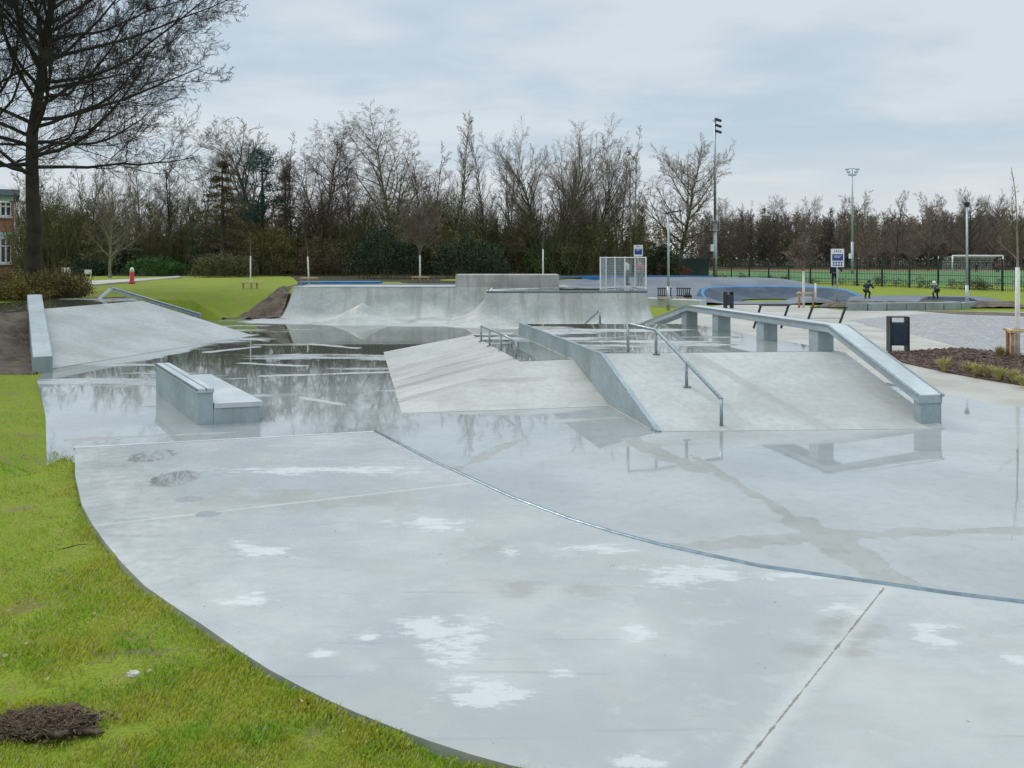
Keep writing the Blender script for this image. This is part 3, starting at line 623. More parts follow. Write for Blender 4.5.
# ------------------------------------------------------------------ pump track
def ribbon(name, cx, cy, r0, r1, a0_, a1_, h, mat, parent, stripe=None, n=48, sy=1.0, z0=.03):
    V = []; k = 10
    for i in range(n+1):
        an = math.radians(a0_+(a1_-a0_)*i/n); env = min(1, i/n*4, (1-i/n)*4); env = env*env*(3-2*env)
        for j in range(k+3):
            t = min(j/(k-1), 1); r = r0+(r1-r0)*t + (.12, .25, .7)[max(0, j-k)] if j >= k else r0+(r1-r0)*t
            z = z0+h*env*t**1.8
            if j == k+1: z = z0+h*env
            if j == k+2: z = -.3
            if j == k: z = z0+h*env
            V.append((cx+r*math.cos(an), cy+r*math.sin(an)*sy, z))
    k2 = k+3; ii = np.arange(n)[:,None]*k2+np.arange(k2-1)[None,:]; Q = np.stack([ii, ii+1, ii+1+k2, ii+k2], -1).reshape(-1,4)
    o = mesh_np(name, V, [Q], mat, parent, smooth=True)
    if stripe:
        V = np.array(V).reshape(n+1, k2, 3); a_ = V[:,k-1].copy(); b_ = V[:,k].copy(); c_ = a_*.75+V[:,k-2]*.25; c_[:,2] += .004
        a_[:,2] += .03; b_[:,2] += .04
        VV = np.stack([c_, a_, b_], 1).reshape(-1,3); ii = np.arange(n)[:,None]*3+np.arange(2)[None,:]
        mesh_np('painted_edge', VV, [np.stack([ii, ii+1, ii+4, ii+3], -1).reshape(-1,4)], M['blue'], parent, smooth=True)
    return o
pt = thing('pump_track_berm', 'dark asphalt banked curve with a blue painted rim beside the staked young tree', 'pump track')
ribbon('berm_surface', 14.9, 46.6, 2.2, 4.3, 200, -20, .62, M['track_dark'], pt, True, sy=1.1)
def roller(X, Y):
    t = (X-8)/12.5; return .04+.32*np.maximum(0, np.sin((X-8.2)*1.05))**1.3*sstep(0,.1,t)*(1-sstep(.9,1,t))*(1-np.clip(np.abs(Y-44.8+.0*X)/1.3,0,1)**4)
hf('roller_track', 8, 20.5, 43.6, 46.0, roller, M['asphalt'], pt, 120, 20)
ph = thing('pump_track_mound', 'broad grey asphalt mound of the cycle track near the tall floodlight mast', 'pump track')
def mound(X, Y):
    r = np.hypot((X-12.5)/11.5, (Y-58)/7.5); return 1.02*sstep(1, .45, r)-.04
hf('mound_surface', 0, 25, 50, 66, mound, M['asphalt'], ph, 90, 60)
def berm_line(label, pts, zz, w=.9, hgt=.45):
    t = thing('painted_berm', label, 'pump track'); m = MB()
    m.beam([(x,y,zz+hgt*.4) for x, y in pts], w*2.2, .8); m.build('berm_surface', M['asphalt'], t)
    m = MB(); m.beam([(x,y,zz+hgt+.004) for x, y in pts], w*.9, .25); m.build('painted_edge', M['blue'], t)
berm_line('long blue rimmed asphalt berm in front of the trees behind the mesh barrier', [(3.0,60.5),(7,62),(11,62.5),(14.6,61.5)], .62, 1.0, .42)
berm_line('bright blue topped berm behind the young staked trees above the wide quarter pipe', [(-11.6,46.3),(-9.5,46.6),(-7.2,46.7)], .80, 1.7, .30)
lt = thing('low_track_loop', 'low grey asphalt loop behind the row of concrete blocks', 'pump track')
ribbon('loop_surface', 21.6, 43.6, 2.0, 3.9, 190, -10, .30, M['asphalt'], lt, False, sy=.8)
ribbon('berm_end', 22.9, 44.2, .9, 1.7, 150, 20, .30, M['track_dark'], lt, False, sy=.5)
hf('rubble_edge', 15.2, 25.2, 40.6, 42.8, lambda X, Y: .30*(1-np.abs(Y-41.7)/1.1)**.5*sstep(15.2,15.8,X)*(1-sstep(24.4,25.2,X))*np.sign(1)+ (vnoise(X,Y,.25,6)-.5)*.10-.02, M['soil'], lt, 160, 40)
cb_ = [W(847,310.3), W(866,310.3), W(885,310.2), W(904,310), W(923,309.8), W(941,309.5), W(958,308.8), W(973,307.5), W(987,306), W(999,304.6)]
lbls = ['first from the sign post','second from the sign post','third from the sign post','fourth from the sign post','fifth from the sign post','sixth from the sign post','seventh, next to the slim lamp pole','second to last before the lawn','last, sunk into the lawn']
for i in range(9):
    p0, p1_ = Vector(cb_[i]), Vector(cb_[i+1]); d = p1_-p0; c_ = (p0+p1_)/2
    m = MB(); hgt = .34 if i < 6 else .34-(i-5)*.05
    m.box((0,0,hgt/2-.02), (d.length-.035,.36,hgt+.04)); o = m.build('concrete_block', M['block'], bevel=.02); o.location = c_; o.rotation_euler = (0,0,math.atan2(d.y,d.x))
    tag(o, 'grey green concrete kerb block in the curved row, '+lbls[i], 'concrete block', 'concrete blocks along the track')

# ------------------------------------------------------------------ vegetation
class Tubes:
    def __init__(s): s.V = []; s.F = []; s.k = 0
    def add(s, pts, r, n):
        pts = np.asarray(pts); m = len(pts); d = np.gradient(pts, axis=0); d /= np.linalg.norm(d, axis=1)[:,None]+1e-9
        ref = np.array([0,0,1.]) if abs(d[0,2]) < .9 else np.array([1.,0,0])
        u = np.cross(d, ref); u /= np.linalg.norm(u, axis=1)[:,None]+1e-9; w = np.cross(d, u)
        an = np.arange(n)*2*math.pi/n; V = pts[:,None]+(u[:,None]*np.cos(an)[None,:,None]+w[:,None]*np.sin(an)[None,:,None])*np.asarray(r)[:,None,None]
        s.V.append(V.reshape(-1,3)); i = np.arange(m-1)[:,None]*n; j = np.arange(n)[None,:]; jn = (j+1)%n
        s.F.append(np.stack([i+j, i+jn, i+n+jn, i+n+j], -1).reshape(-1,4)+s.k); s.k += m*n
    def many(s, P, r, n=3):
        """P (k,m,3) centre lines, r (k,m)"""
        k, m = P.shape[:2]; d = np.gradient(P, axis=1); d /= np.linalg.norm(d, axis=2)[...,None]+1e-9
        ref = np.where((np.abs(d[:,:1,2:]) < .9), np.array([0,0,1.]), np.array([1.,0,0])); u = np.cross(d, np.broadcast_to(ref, d.shape)); u /= np.linalg.norm(u, axis=2)[...,None]+1e-9; w = np.cross(d, u)
        an = np.arange(n)*2*math.pi/n; V = P[:,:,None]+(u[:,:,None]*np.cos(an)[None,None,:,None]+w[:,:,None]*np.sin(an)[None,None,:,None])*r[:,:,None,None]
        s.V.append(V.reshape(-1,3)); b = (np.arange(k)*m*n)[:,None,None]; i = (np.arange(m-1)*n)[None,:,None]; j = np.arange(n)[None,None,:]; jn = (j+1)%n
        s.F.append(np.stack([b+i+j, b+i+jn, b+i+n+jn, b+i+n+j], -1).reshape(-1,4)+s.k); s.k += k*m*n
    def build(s, name, mat, parent, smooth=True):
        return mesh_np(name, np.concatenate(s.V), [np.concatenate(s.F)], mat, parent, smooth)
def unit(v): return v/(np.linalg.norm(v)+1e-9)
def grow(spec, seed, tr, tw, scale=1.0, origin=(0,0,0)):
    R = np.random.default_rng(seed)
    rmin = spec.get('rmin', .012)
    def branch(p, d, L, r, lv):
        n = spec['segs'][min(lv, len(spec['segs'])-1)]; pts = [p]; dirs = []
        wand = spec['wander'][min(lv, len(spec['wander'])-1)]; trop = spec['trop'][min(lv, len(spec['trop'])-1)]
        for i in range(n):
            d = unit(d + R.normal(0, wand, 3) + np.array([0,0,trop])); dirs.append(d); p = p + d*L/n; pts.append(p)
        pts = np.array(pts); t = np.linspace(0,1,n+1); endr = spec.get('end', .25)
        rr = np.maximum(r*(1-(1-endr)*t), rmin*.6)
        if lv == 0: rr[0] *= 1.25
        (tr if lv <= spec.get('trunklv', 1) else tw).add(pts, rr, (8,6,4,3,3,3,3)[lv])
        if lv >= spec['levels']: return
        nc = spec['kids'][lv]; t0 = spec['start'][lv]
        if lv == spec['levels']-1 and lv > 0:
            tt = np.clip(t0+(1-t0)*(np.arange(nc)+R.random(nc))/nc, 0, .99); i = np.minimum((tt*n).astype(int), n-1); f = (tt*n-i)[:,None]
            q = pts[i]*(1-f)+pts[i+1]*f; D = np.array(dirs)[i]; N_ = R.normal(0,1,(nc,3)); N_ -= (N_*D).sum(1)[:,None]*D; N_ /= np.linalg.norm(N_, axis=1)[:,None]+1e-9
            an = np.radians(R.normal(spec['ang'][lv], 9, nc))[:,None]; nd = D*np.cos(an)+N_*np.sin(an); cl = (L*spec['ratio'][lv]*(1-.4*tt)*R.uniform(.7,1.3,nc))[:,None]
            tz = spec['trop'][min(lv+1, len(spec['trop'])-1)]; m1 = q+nd*cl*.5+R.normal(0,.04,(nc,3))*cl; e1 = q+nd*cl+R.normal(0,.08,(nc,3))*cl+np.array([0,0,1])*cl*tz*2
            tw.many(np.stack([q,m1,e1],1), np.stack([np.full(nc,rmin),np.full(nc,rmin*.8),np.full(nc,rmin*.45)],1)); return
        for k in range(nc):
            tt = t0+(1-t0)*((k+R.random()*.8)/nc); tt = min(tt, .99); i = min(int(tt*n), n-1); f = tt*n-i
            q = pts[i]*(1-f)+pts[i+1]*f; dd = dirs[i]
            ang = math.radians(R.normal(spec['angf'](tt) if (lv == 0 and 'angf' in spec) else spec['ang'][lv], spec.get('angv', 9))); az = k*2.4+R.random()*1.2 if lv <= 1 else R.random()*6.28
            e1 = unit(np.cross(dd, [0,0,1.] if abs(dd[2]) < .95 else [1.,0,0])); e2 = np.cross(dd, e1)
            nd = dd*math.cos(ang)+(e1*math.cos(az)+e2*math.sin(az))*math.sin(ang)
            shape = spec['shape'](tt) if lv == 0 else 1-.45*tt
            cl = L*spec['ratio'][lv]*shape*R.uniform(.75,1.2); cr = min(rr[i]*.8, max(r*spec.get('rratio', .5)*(1-.5*tt), rmin))
            branch(q, unit(nd), cl, max(cr, rmin), lv+1)
    for st in spec.get('stems', [((0,0,0),(0,0,1),1.0)]):
        branch(np.array(st[0], float)+np.array(origin), unit(np.array(st[1], float)), spec['H']*st[2]*scale, spec['r']*st[2]*scale, 0)
base = dict(H=12, r=.2, levels=4, kids=[18,11,9,7], start=[.3,.18,.12,.1], ang=[48,42,40,40], ratio=[.42,.5,.5,.5], shape=lambda t: 1.1-.75*t,
            segs=[9,6,4,3,2], wander=[.06,.09,.12,.14,.15], trop=[.03,.05,.04,.02,0], rmin=.010, rratio=.48)
def sp_(**k): d = dict(base); d.update(k); return d
specs = {
 'birch': sp_(H=14, r=.21, kids=[20,10,8,6], ang=[44,40,42,42], ratio=[.46,.5,.48,.5], start=[.25,.2,.12,.1], rmin=.0075, shape=lambda t: 1.15-.55*t, trop=[.02,.07,-.02,-.08,-.12], end=.12,
              stems=[((0,0,0),(.06,0,1),1),((.3,.1,0),(.28,.1,1),.82)]),
 'poplar': sp_(H=14, r=.13, kids=[36,7,7], levels=3, ang=[36,34,36], ratio=[.24,.5,.5], start=[.25,.15,.1], rmin=.010, shape=lambda t: 1.15-.85*t, trop=[.01,.11,.08,.04], end=.1),
 'vase': sp_(H=11.5, r=.20, kids=[14,8,7,5], ang=[30,30,34,36], ratio=[.50,.52,.48,.48], start=[.2,.2,.12,.1], rmin=.008, shape=lambda t: .95-.15*t, trop=[.02,.07,.05,.02,0], end=.12,
             stems=[((0,0,0),(-.3,0,1),.93),((.2,0,0),(-.1,.1,1),1),((.45,0,0),(.12,-.1,1),1),((.65,.1,0),(.32,.05,1),.9),((.3,.3,0),(.05,.3,1),.85)]),
 'round': sp_(H=11.5, r=.27, kids=[24,11,8,6], ang=[56,38,38,38], ratio=[.62,.46,.45,.46], start=[.2,.22,.12,.1], rmin=.010, shape=lambda t: 1.0-.4*t, trop=[.02,.10,.06,.03,.02], end=.1),
 'willow': sp_(H=12, r=.22, rmin=.010, kids=[12,9,8,6], ang=[36,38,38,36], ratio=[.5,.46,.46,.5], start=[.4,.25,.15,.1], shape=lambda t: 1.0-.2*t, wander=[.09,.12,.14,.14,.14], trop=[.02,.1,.09,.06,.04], end=.15),
 'oak': sp_(H=13, r=.24, kids=[14,9,8,6], ang=[54,45,45,44], ratio=[.48,.5,.46,.5], start=[.25,.22,.12,.1], shape=lambda t: 1.0-.35*t, wander=[.09,.16,.18,.18,.18], trop=[.02,.06,.05,.02,.0], rmin=.015, end=.15),
 'slim': sp_(H=13, r=.13, levels=4, rmin=.010, kids=[13,6,6,5], ang=[34,34,36,38], ratio=[.30,.5,.5,.5], start=[.3,.2,.12,.1], wander=[.05,.1,.12,.12,.12], trop=[.02,.08,.05,.02,0], end=.12,
             stems=[((0,0,0),(.02,0,1),1),((.5,.2,0),(.1,0,1),.92)]),
 'small': sp_(H=5.2, r=.07, levels=3, kids=[16,10,9], ang=[44,38,38], ratio=[.6,.5,.5], start=[.3,.15,.12], trop=[.02,.06,.04,.02], rmin=.009),
}
TOPS = {}
protos = {}
def make_tree(kind, seed, trunk_m, crown_m, label, loc, rz=0, s=1.0, group=None, name='bare_tree', cat='tree'):
    key = (kind, seed); wf_, H_ = s
    if key not in protos:
        t = thing(name, label, cat, loc, rz, group); tr, tw = Tubes(), Tubes(); grow(specs[kind], seed, tr, tw); TOPS[key] = float(np.concatenate(tw.V)[:,2].max())
        q_ = H_/TOPS[key]; s = (q_*wf_, q_*wf_, q_)
        tr.build('trunk', trunk_m, t); tw.build('crown', crown_m, t, False)
        t.scale = s if isinstance(s, tuple) else (s,s,s); protos[key] = t; return t
    q_ = H_/TOPS[key]; s = (q_*wf_, q_*wf_, q_)
    t = dup(protos[key], loc, rz, s, label, group or '', {'trunk': trunk_m, 'crown': crown_m})
    t.name = name
    if not group and 'group' in t: del t['group']
    return t
def hgt(py, Yd, z0): return CH+(HZ-py)*Yd/F - z0
G1 = 'bare trees of the wood behind the ramps'
# (pixel bearing, top row, distance, kind, seed, trunk, twig, width factor, label)
LT = [
 (22,178,86,'vase',1,'green','olive',.8,'mossy many stemmed bare tree rising behind the brick building corner'),
 (56,168,58,'oak',1,'green','olive',.9,'mossy green tree with crooked boughs just beyond the thick dark trunk'),
 (110,170,60,'round',1,'pale','grey',.8,'round headed bare tree with a pale trunk, behind the red post'),
 (88,150,80,'slim',1,'grey','grey',1,'thin bare tree half hidden by the lowest big boughs, behind the round headed tree'),
 (140,150,78,'birch',1,'grey','grey',.8,'grey bare tree showing between the drooping big boughs and the conical tree'),
 (172,142,74,'slim',2,'grey','grey',1,'slim pair of stems under the outermost twigs of the big tree'),
 (202,148,72,'birch',2,'grey','olive',.7,'olive tinted bare tree beside the brown conical tree'),
 (238,116,82,'willow',1,'grey','grey',1.2,'forked bare tree standing above and behind the dark pine'),
 (268,120,84,'willow',2,'grey','grey',1.2,'wide forked bare tree top just behind the pine crown'),
 (292,132,76,'slim',1,'grey','red',1,'slim reddish tree between the pine and the bushy reddish tree'),
 (322,117,72,'birch',1,'grey','red',1.1,'bushy reddish bare tree with a dense rounded top'),
 (350,140,70,'poplar',1,'grey','red',1.1,'narrow reddish tree left of the tall broad birch'),
 (395,104,74,'birch',2,'pale','grey',1.25,'tallest broad birch with drooping fine twigs'),
 (430,142,76,'slim',2,'grey','red',1,'thin reddish pair at the side of the broad birch'),
 (457,106,72,'poplar',2,'pale','grey',1.0,'very tall narrow poplar with a pointed top'),
 (487,133,70,'poplar',1,'grey','grey',.9,'shorter narrow poplar beside the tallest one'),
 (512,140,76,'slim',1,'grey','grey',1,'slender stems at the edge of the big vase shaped tree'),
 (552,112,70,'vase',1,'green','grey',1.1,'huge vase shaped tree with many mossy stems'),
 (590,126,74,'vase',2,'green','grey',.8,'narrower many stemmed tree leaning against the vase shaped one'),
 (618,132,78,'slim',2,'pale','grey',.9,'slender tree with light between its branches, behind the mesh barrier'),
 (636,126,74,'slim',1,'pale','grey',.9,'tall twin stemmed tree next to the blue sign at the barrier'),
 (680,133,92,'round',2,'grey','grey',1.12,'lone broad spreading bare tree near the tall floodlight mast'),
]
TM = {'green':'trunk_green','grey':'trunk_grey','pale':'trunk_pale'}; WM = {'grey':'twig_grey','red':'twig_red','olive':'twig_olive'}
for i, (px, ty, Yd, kind, seed, tm, wm, wf, lab) in enumerate(LT):
    z0 = .9 if px < 660 else 0; H = hgt(ty, Yd, z0)
    make_tree(kind, seed, M[TM[tm]], M[WM[wm]], lab, ((px-512)/F*Yd, Yd, z0), i*1.7, (wf, H), G1)
# far row beyond the pitch
RT = [(728,196,170,'birch',1,'red','reddish bare tree just past the tall floodlight mast'),(752,200,172,'slim',1,'red','thin reddish tree on the wood edge between mast and young staked tree'),
 (768,192,175,'birch',2,'grey','grey bare tree above the fork of the staked young tree'),(790,198,172,'slim',2,'red','thin twin stems just right of the young staked tree crown'),
 (812,194,170,'birch',1,'grey','pale topped bare tree above the information sign'),(836,198,168,'poplar',1,'grey','narrow bare tree close beside the distant floodlight mast'),
 (868,188,150,'oak',1,'grey','dark spreading tree next to the distant floodlight mast'),(896,190,150,'oak',2,'grey','second dark spreading tree of the group by the distant mast'),
 (928,193,148,'oak',1,'grey','crooked dark tree behind the crossbar end with the net pole'),(946,189,160,'oak',2,'grey','dark round topped tree directly behind the slim lamp pole'),
 (970,186,150,'round',1,'grey','tall open crowned tree above the football goal'),(992,188,152,'round',2,'grey','neighbouring open crowned tree above the goal post nearer the frame edge')]
for i, (px, ty, Yd, kind, seed, wm, lab) in enumerate(RT):
    H = hgt(ty, Yd, 0); wf = .75 if kind in ('oak','round') else .9
    make_tree(kind, seed, M['trunk_grey'], M[WM[wm]], lab, ((px-512)/F*Yd, Yd, 0), i*2.1, (wf, H), 'bare trees beyond the football pitch')
make_tree('slim', 1, M['trunk_green'], M['twig_olive'], 'mossy thin tree at the frame edge behind the goal, beyond the fence', ((1017-512)/F*80, 80, 0), 1, (.7, hgt(185,80,0)))

# leaves / thickets
def leaves(R, n, centres, radii, size, squash=1.0, asp=.55):
    """n small quads scattered in ellipsoid clumps -> V,F"""
    c = centres[R.integers(0, len(centres), n)]; q = R.normal(0, 1, (n,3)); q /= np.linalg.norm(q, axis=1)[:,None]
    q *= (R.random(n)**.45)[:,None]; ri = radii[R.integers(0, len(radii), n)] if radii.ndim == 1 else radii
    P = c + q*ri[:,None]*np.array([1,1,squash]); a_ = R.normal(0,1,(n,3)); a_ /= np.linalg.norm(a_, axis=1)[:,None]; b_ = np.cross(a_, R.normal(0,1,(n,3))); b_ /= np.linalg.norm(b_, axis=1)[:,None]
    sz = size*R.uniform(.6,1.4,n)[:,None]; a_ *= sz; b_ *= sz*asp
    V = np.stack([P-a_, P-b_*.8, P+a_, P+b_*.8], 1).reshape(-1,3); Fc = np.arange(4*n).reshape(-1,4); return V, Fc
def thicket(name, pts, n_leaf, size, mat, asp=.55, rs=8.0):
    """pts: (x,y,z,r,h) blobs"""
    R = np.random.default_rng(len(pts)+n_leaf); cs = []; 
    for (x, y, z, r, h) in pts:
        for k in range(9):
            an = R.random()*6.28; rr = r*R.random()**.5; tt = R.random(); cs.append((x+rr*math.cos(an)*(1-.4*tt), y+rr*math.sin(an)*(1-.4*tt), z+h*(.08+.85*tt)))
    V, Fc = leaves(R, n_leaf, np.array(cs), np.array([.5,.8,1.1])*size*rs, size, 1.0, asp); return mesh_np(name, V, [Fc], mat)
R = np.random.default_rng(5)
blobs = []
for k in range(190):
    px = R.uniform(26, 640); Yd = R.uniform(67, 90); top = R.uniform(192, 245) if px < 500 else R.uniform(212, 250)
    if 105 < px < 190: top += 10
    blobs.append(((px-512)/F*Yd, Yd, .9, R.uniform(1.2,2.6), hgt(top, Yd, .9)))
stw = Tubes()
for (x, y, z, r, h) in blobs:
    for k in range(14):
        an = R.random()*6.28; d = unit(np.array([math.cos(an)*.35, math.sin(an)*.35, 1])); b0_ = np.array([x+R.normal(0,.4), y+R.normal(0,.4), z-.1]); hh = h*R.uniform(.7,1.25)
        mid_ = b0_+d*hh*.5+R.normal(0,.15,3); stw.add([b0_, mid_, b0_+d*hh+R.normal(0,.3,3)+np.array([0,0,.3])], [.03,.02,.008], 3)
        for q_ in range(5):
            t0 = b0_+d*hh*R.uniform(.3,.95); stw.add([t0, t0+unit(R.normal(0,.6,3)+np.array([0,0,.8]))*R.uniform(.5,1.3)], [.012,.006], 3)
o = stw.build('thicket_stems', M['twig_olive'], None, False); tag(o, 'tangled bare olive stems filling the wood behind the ramps', 'undergrowth', kind='stuff')
sel = [b for i, b in enumerate(blobs) if i % 5 != 0]; 
o = thicket('undergrowth', sel, 90000, .085, M['leaf_olive']); tag(o, 'olive and brown undergrowth along the foot of the wood', 'undergrowth', kind='stuff')
o = thicket('twig_haze', [(x, y+2, z, r*1.3, h*1.15) for (x,y,z,r,h) in blobs], 150000, .26, M['twig_olive'], .045, 4.0); tag(o, 'fine haze of bare twigs filling the lower wood', 'undergrowth', kind='stuff')
o = thicket('ivy_cover', [(x, y+4, z, r*1.1, h*.75) for (x,y,z,r,h) in blobs], 60000, .14, M['leaf_dark']); tag(o, 'dark evergreen ivy and holly deep inside the wood', 'undergrowth', kind='stuff')
# woods as a mass: thin stems behind the named trees
def wood_mass(name, n, xr, yr, hr, mat, label, seed, z0, twr=.016, nt=110, w=1.0):
    R = np.random.default_rng(seed); tb = Tubes()
    for k in range(n):
        Yd = R.uniform(*yr); x = (R.uniform(*xr)-512)/F*Yd; H = R.uniform(*hr); b0 = np.array([x,Yd,z0]); top = b0+np.array([R.normal(0,.6),R.normal(0,.6),H*.93])
        tb.add([b0, (b0+top)/2+R.normal(0,.2,3), top], [H*.008, H*.005, .015], 4)
        t = R.uniform(.15,1,nt); P0 = b0+(top-b0)*t[:,None]; L = H*(.30-.20*t)*R.uniform(.5,1.2,nt)*w; an = R.random(nt)*6.283; up = R.uniform(.5,1.8,nt); D = np.stack([np.cos(an),np.sin(an),up],1); D /= np.linalg.norm(D,axis=1)[:,None]
        E_ = P0+D*L[:,None]; Mi = (P0+E_)/2+R.normal(0,.05,(nt,3))*L[:,None]; Z = np.full(nt, twr)
        tb.many(np.stack([P0,Mi,E_],1), np.stack([Z*1.5,Z*1.1,Z*.6],1))
        j = R.integers(0,nt,nt*4); f = R.uniform(.3,1,nt*4)[:,None]; Q0 = P0[j]+(E_[j]-P0[j])*f; D2 = D[j]+R.normal(0,.5,(nt*4,3))+np.array([0,0,.15]); D2 /= np.linalg.norm(D2,axis=1)[:,None]
        Q1 = Q0+D2*(L[j]*R.uniform(.25,.6,nt*4))[:,None]; tb.many(np.stack([Q0,Q1],1), np.stack([np.full(nt*4,twr*.75),np.full(nt*4,twr*.4)],1))
    tag(tb.build(name, mat, None, False), label, 'wood', kind='stuff')
wood_mass('background_wood', 80, (10,640), (84,108), (6,10), M['twig_grey'], 'grey mass of bare stems deep in the wood behind the ramps', 11, .9, .013, 80)
wood_mass('red_wood', 45, (280,600), (74,92), (5,9), M['twig_red'], 'reddish mass of young bare stems in the middle of the wood', 12, .9, .012, 80)
wood_mass('olive_wood', 60, (50,640), (70,84), (4,7), M['twig_olive'], 'olive mossy mass of young stems under the tall trees', 15, .9, .018)
wood_mass('far_wood', 190, (690,1060), (172,215), (9.5,13.5), M['twig_far'], 'far reddish brown wood beyond the football pitch', 13, 0, .035, 90, .8)
wood_mass('far_dark_wood', 80, (835,1060), (158,200), (8,12.5), M['twig_grey'], 'far dark wood behind the football goal', 14, 0, .035, 90)
fb = []
for k in range(130):
    px = R.uniform(650, 1060); Yd = R.uniform(185, 225); fb.append(((px-512)/F*Yd, Yd, 0, R.uniform(3,6), hgt(R.uniform(212,240), Yd, 0)))
o = thicket('far_undergrowth', fb, 60000, .28, M['leaf_olive']); tag(o, 'dark brush at the foot of the far wood', 'undergrowth', kind='stuff')

def bush(name, label, px, base_y, z, w, h, mat, n, size, cat='bush', Yd=None, stems=40, stem_m='twig_olive', grp=None):
    Yd = Yd or F*(CH-z)/(base_y-HZ); x = (px-512)/F*Yd; t = thing(name, label, cat, (x,Yd,z), 0, grp); R = np.random.default_rng(int(px*7+n))
    k = max(14, int(22*w)); an = R.random(k)*6.28; rr = R.random(k)**.5; tt = R.random(k)
    cs = np.stack([np.cos(an)*rr*w/2*(1-.25*tt), np.sin(an)*rr*w*.35, h*(.15+.7*tt)*(1-.35*rr**2)], 1)
    V, Fc = leaves(R, n, cs, np.array([.16,.24,.32])*min(h,1.8), size); V[:,2] = np.maximum(V[:,2], .01); mesh_np('foliage', V, [Fc], mat, t)
    tb = Tubes()
    for i in range(stems):
        a0_ = R.random()*6.28; r0_ = R.random()**.5*.3; b = np.array([math.cos(a0_)*r0_*w, math.sin(a0_)*r0_*w*.5, 0]); e = np.array([b[0]*1.7+R.normal(0,.1), b[1]*1.6, h*R.uniform(.75,1.1)*(1-.5*(r0_/.3)**2*.6)])
        tb.add([b, (b+e)/2+R.normal(0,.06,3), e], [.015,.01,.004], 3)
    tb.build('stems', M[stem_m], t, False); return t
bush('bronze_hedge', 'spreading bronze and yellow shrub hugging the thick dark tree trunk', 10, 302, 1.0, 3.6, 1.0, M['hedge'], 12000, .035, stems=260, Yd=29.5)
bush('bronze_hedge', 'yellower rounded end of the shrub row beside the upper wet floor', 62, 300, 1.0, 2.4, 1.12, M['hedge'], 9000, .035, stems=200, Yd=30.5)
bush('rounded_bush', 'rounded grey olive bush at the lawn edge under the pine', 225, 277, .97, 5.0, 2.0, M['leaf_olive'], 7000, .07, Yd=62)
bush('rounded_bush', 'yellow olive bush half behind the staked tree on the lawn', 268, 277, .97, 5.5, 4.6, M['leaf_yellow'], 5000, .06, Yd=69)
bush('green_shrub', 'fresh green shrub on the lawn edge behind the red post', 155, 277, .97, 5.0, 1.7, M['leaf_green'], 5000, .08, Yd=66)
bush('green_shrub', 'small green shrub behind the pale trunk of the round headed tree', 88, 277, .97, 3.0, 1.5, M['leaf_dark'], 3500, .08, Yd=66)
bush('holly_bush', 'blue green holly between the conical tree and the pine', 205, 277, .97, 3.2, 5.0, M['leaf_teal'], 3500, .09, Yd=70)
bush('rounded_bush', 'brownish bush behind the second staked tree', 322, 278, .97, 4.5, 3.6, M['leaf_brown'], 5000, .07, Yd=66)
bush('ivy_bush', 'dark ivy covered bush at the foot of the tallest birch', 385, 278, .97, 6, 4.0, M['leaf_dark'], 8000, .08, Yd=58)
bush('ivy_bush', 'dark low bush behind the raised end of the wide quarter pipe', 470, 278, .97, 6, 3.3, M['leaf_dark'], 7000, .08, Yd=58)
bush('ivy_bush', 'green ivied undergrowth round the mossy stems of the vase shaped tree', 550, 278, .97, 5, 3.2, M['leaf_green'], 2600, .08, Yd=69)
bush('evergreen_bush', 'dark green evergreen bush behind the blue sign at the barrier', 652, 278, .2, 6, 4.0, M['leaf_dark'], 9000, .09, Yd=78)
bush('rust_bush', 'rust red bush at the foot of the lone spreading tree', 668, 279, 0, 5.4, 2.3, M['leaf_rust'], 3500, .08, Yd=88)
bush('evergreen_bush', 'tall round evergreen seen over the barrier through the slender trees', 636, 278, .2, 5, 5.6, M['leaf_dark'], 6000, .1, Yd=96)

# conifers
def conifer(label, px, top, Yd, w, mat, seed, n, z0=.9, cone=True, name='pine_tree'):
    H = hgt(top, Yd, z0); t = thing(name, label, 'tree', ((px-512)/F*Yd, Yd, z0)); R = np.random.default_rng(seed); tr = Tubes(); tr.add([(0,0,0),(.05,0,H*.5),(0,0,H)], [.22,.14,.03], 8); cs = []
    for k in range(95 if cone else 34):
        tt = R.uniform(.12,.99) if cone else R.uniform(.42,1.0); an = R.random()*6.28; L = w*(1-tt)**.8*R.uniform(.5,1) + .15 if cone else w*R.uniform(.3,1)*(1.15-tt*.6)
        b = np.array([0,0,H*tt]); e = b+np.array([math.cos(an)*L, math.sin(an)*L, (-.1 if cone else .25)*L]); tr.add([b,e], [.035,.012], 3)
        for q_ in np.linspace(.35,1,4 if cone else 3): cs.append(b+(e-b)*q_)
    tr.build('trunk', M['trunk_grey'], t); V, Fc = leaves(R, n, np.array(cs), np.array([.18,.26,.36]) if cone else np.array([.35,.5,.6]), .07, .7); mesh_np('crown', V, [Fc], mat, t)
conifer('dark teal pine with ragged clumps of needles below the forked bare tree', 262, 152, 70, 2.6, M['leaf_teal'], 1, 6500, cone=False)
conifer('brown conical larch like tree beside the teal pine', 222, 160, 66, 3.4, M['leaf_brown'], 2, 11000, name='conical_tree')
conifer('brownish narrow conifer just past the teal pine', 285, 166, 74, 2.2, M['leaf_brown'], 3, 5000, name='conical_tree')
conifer('dark pointed evergreen peeping over the far wood by the tall mast', 765, 206, 178, 4.5, M['leaf_dark'], 4, 5000, 0, name='fir_tree')

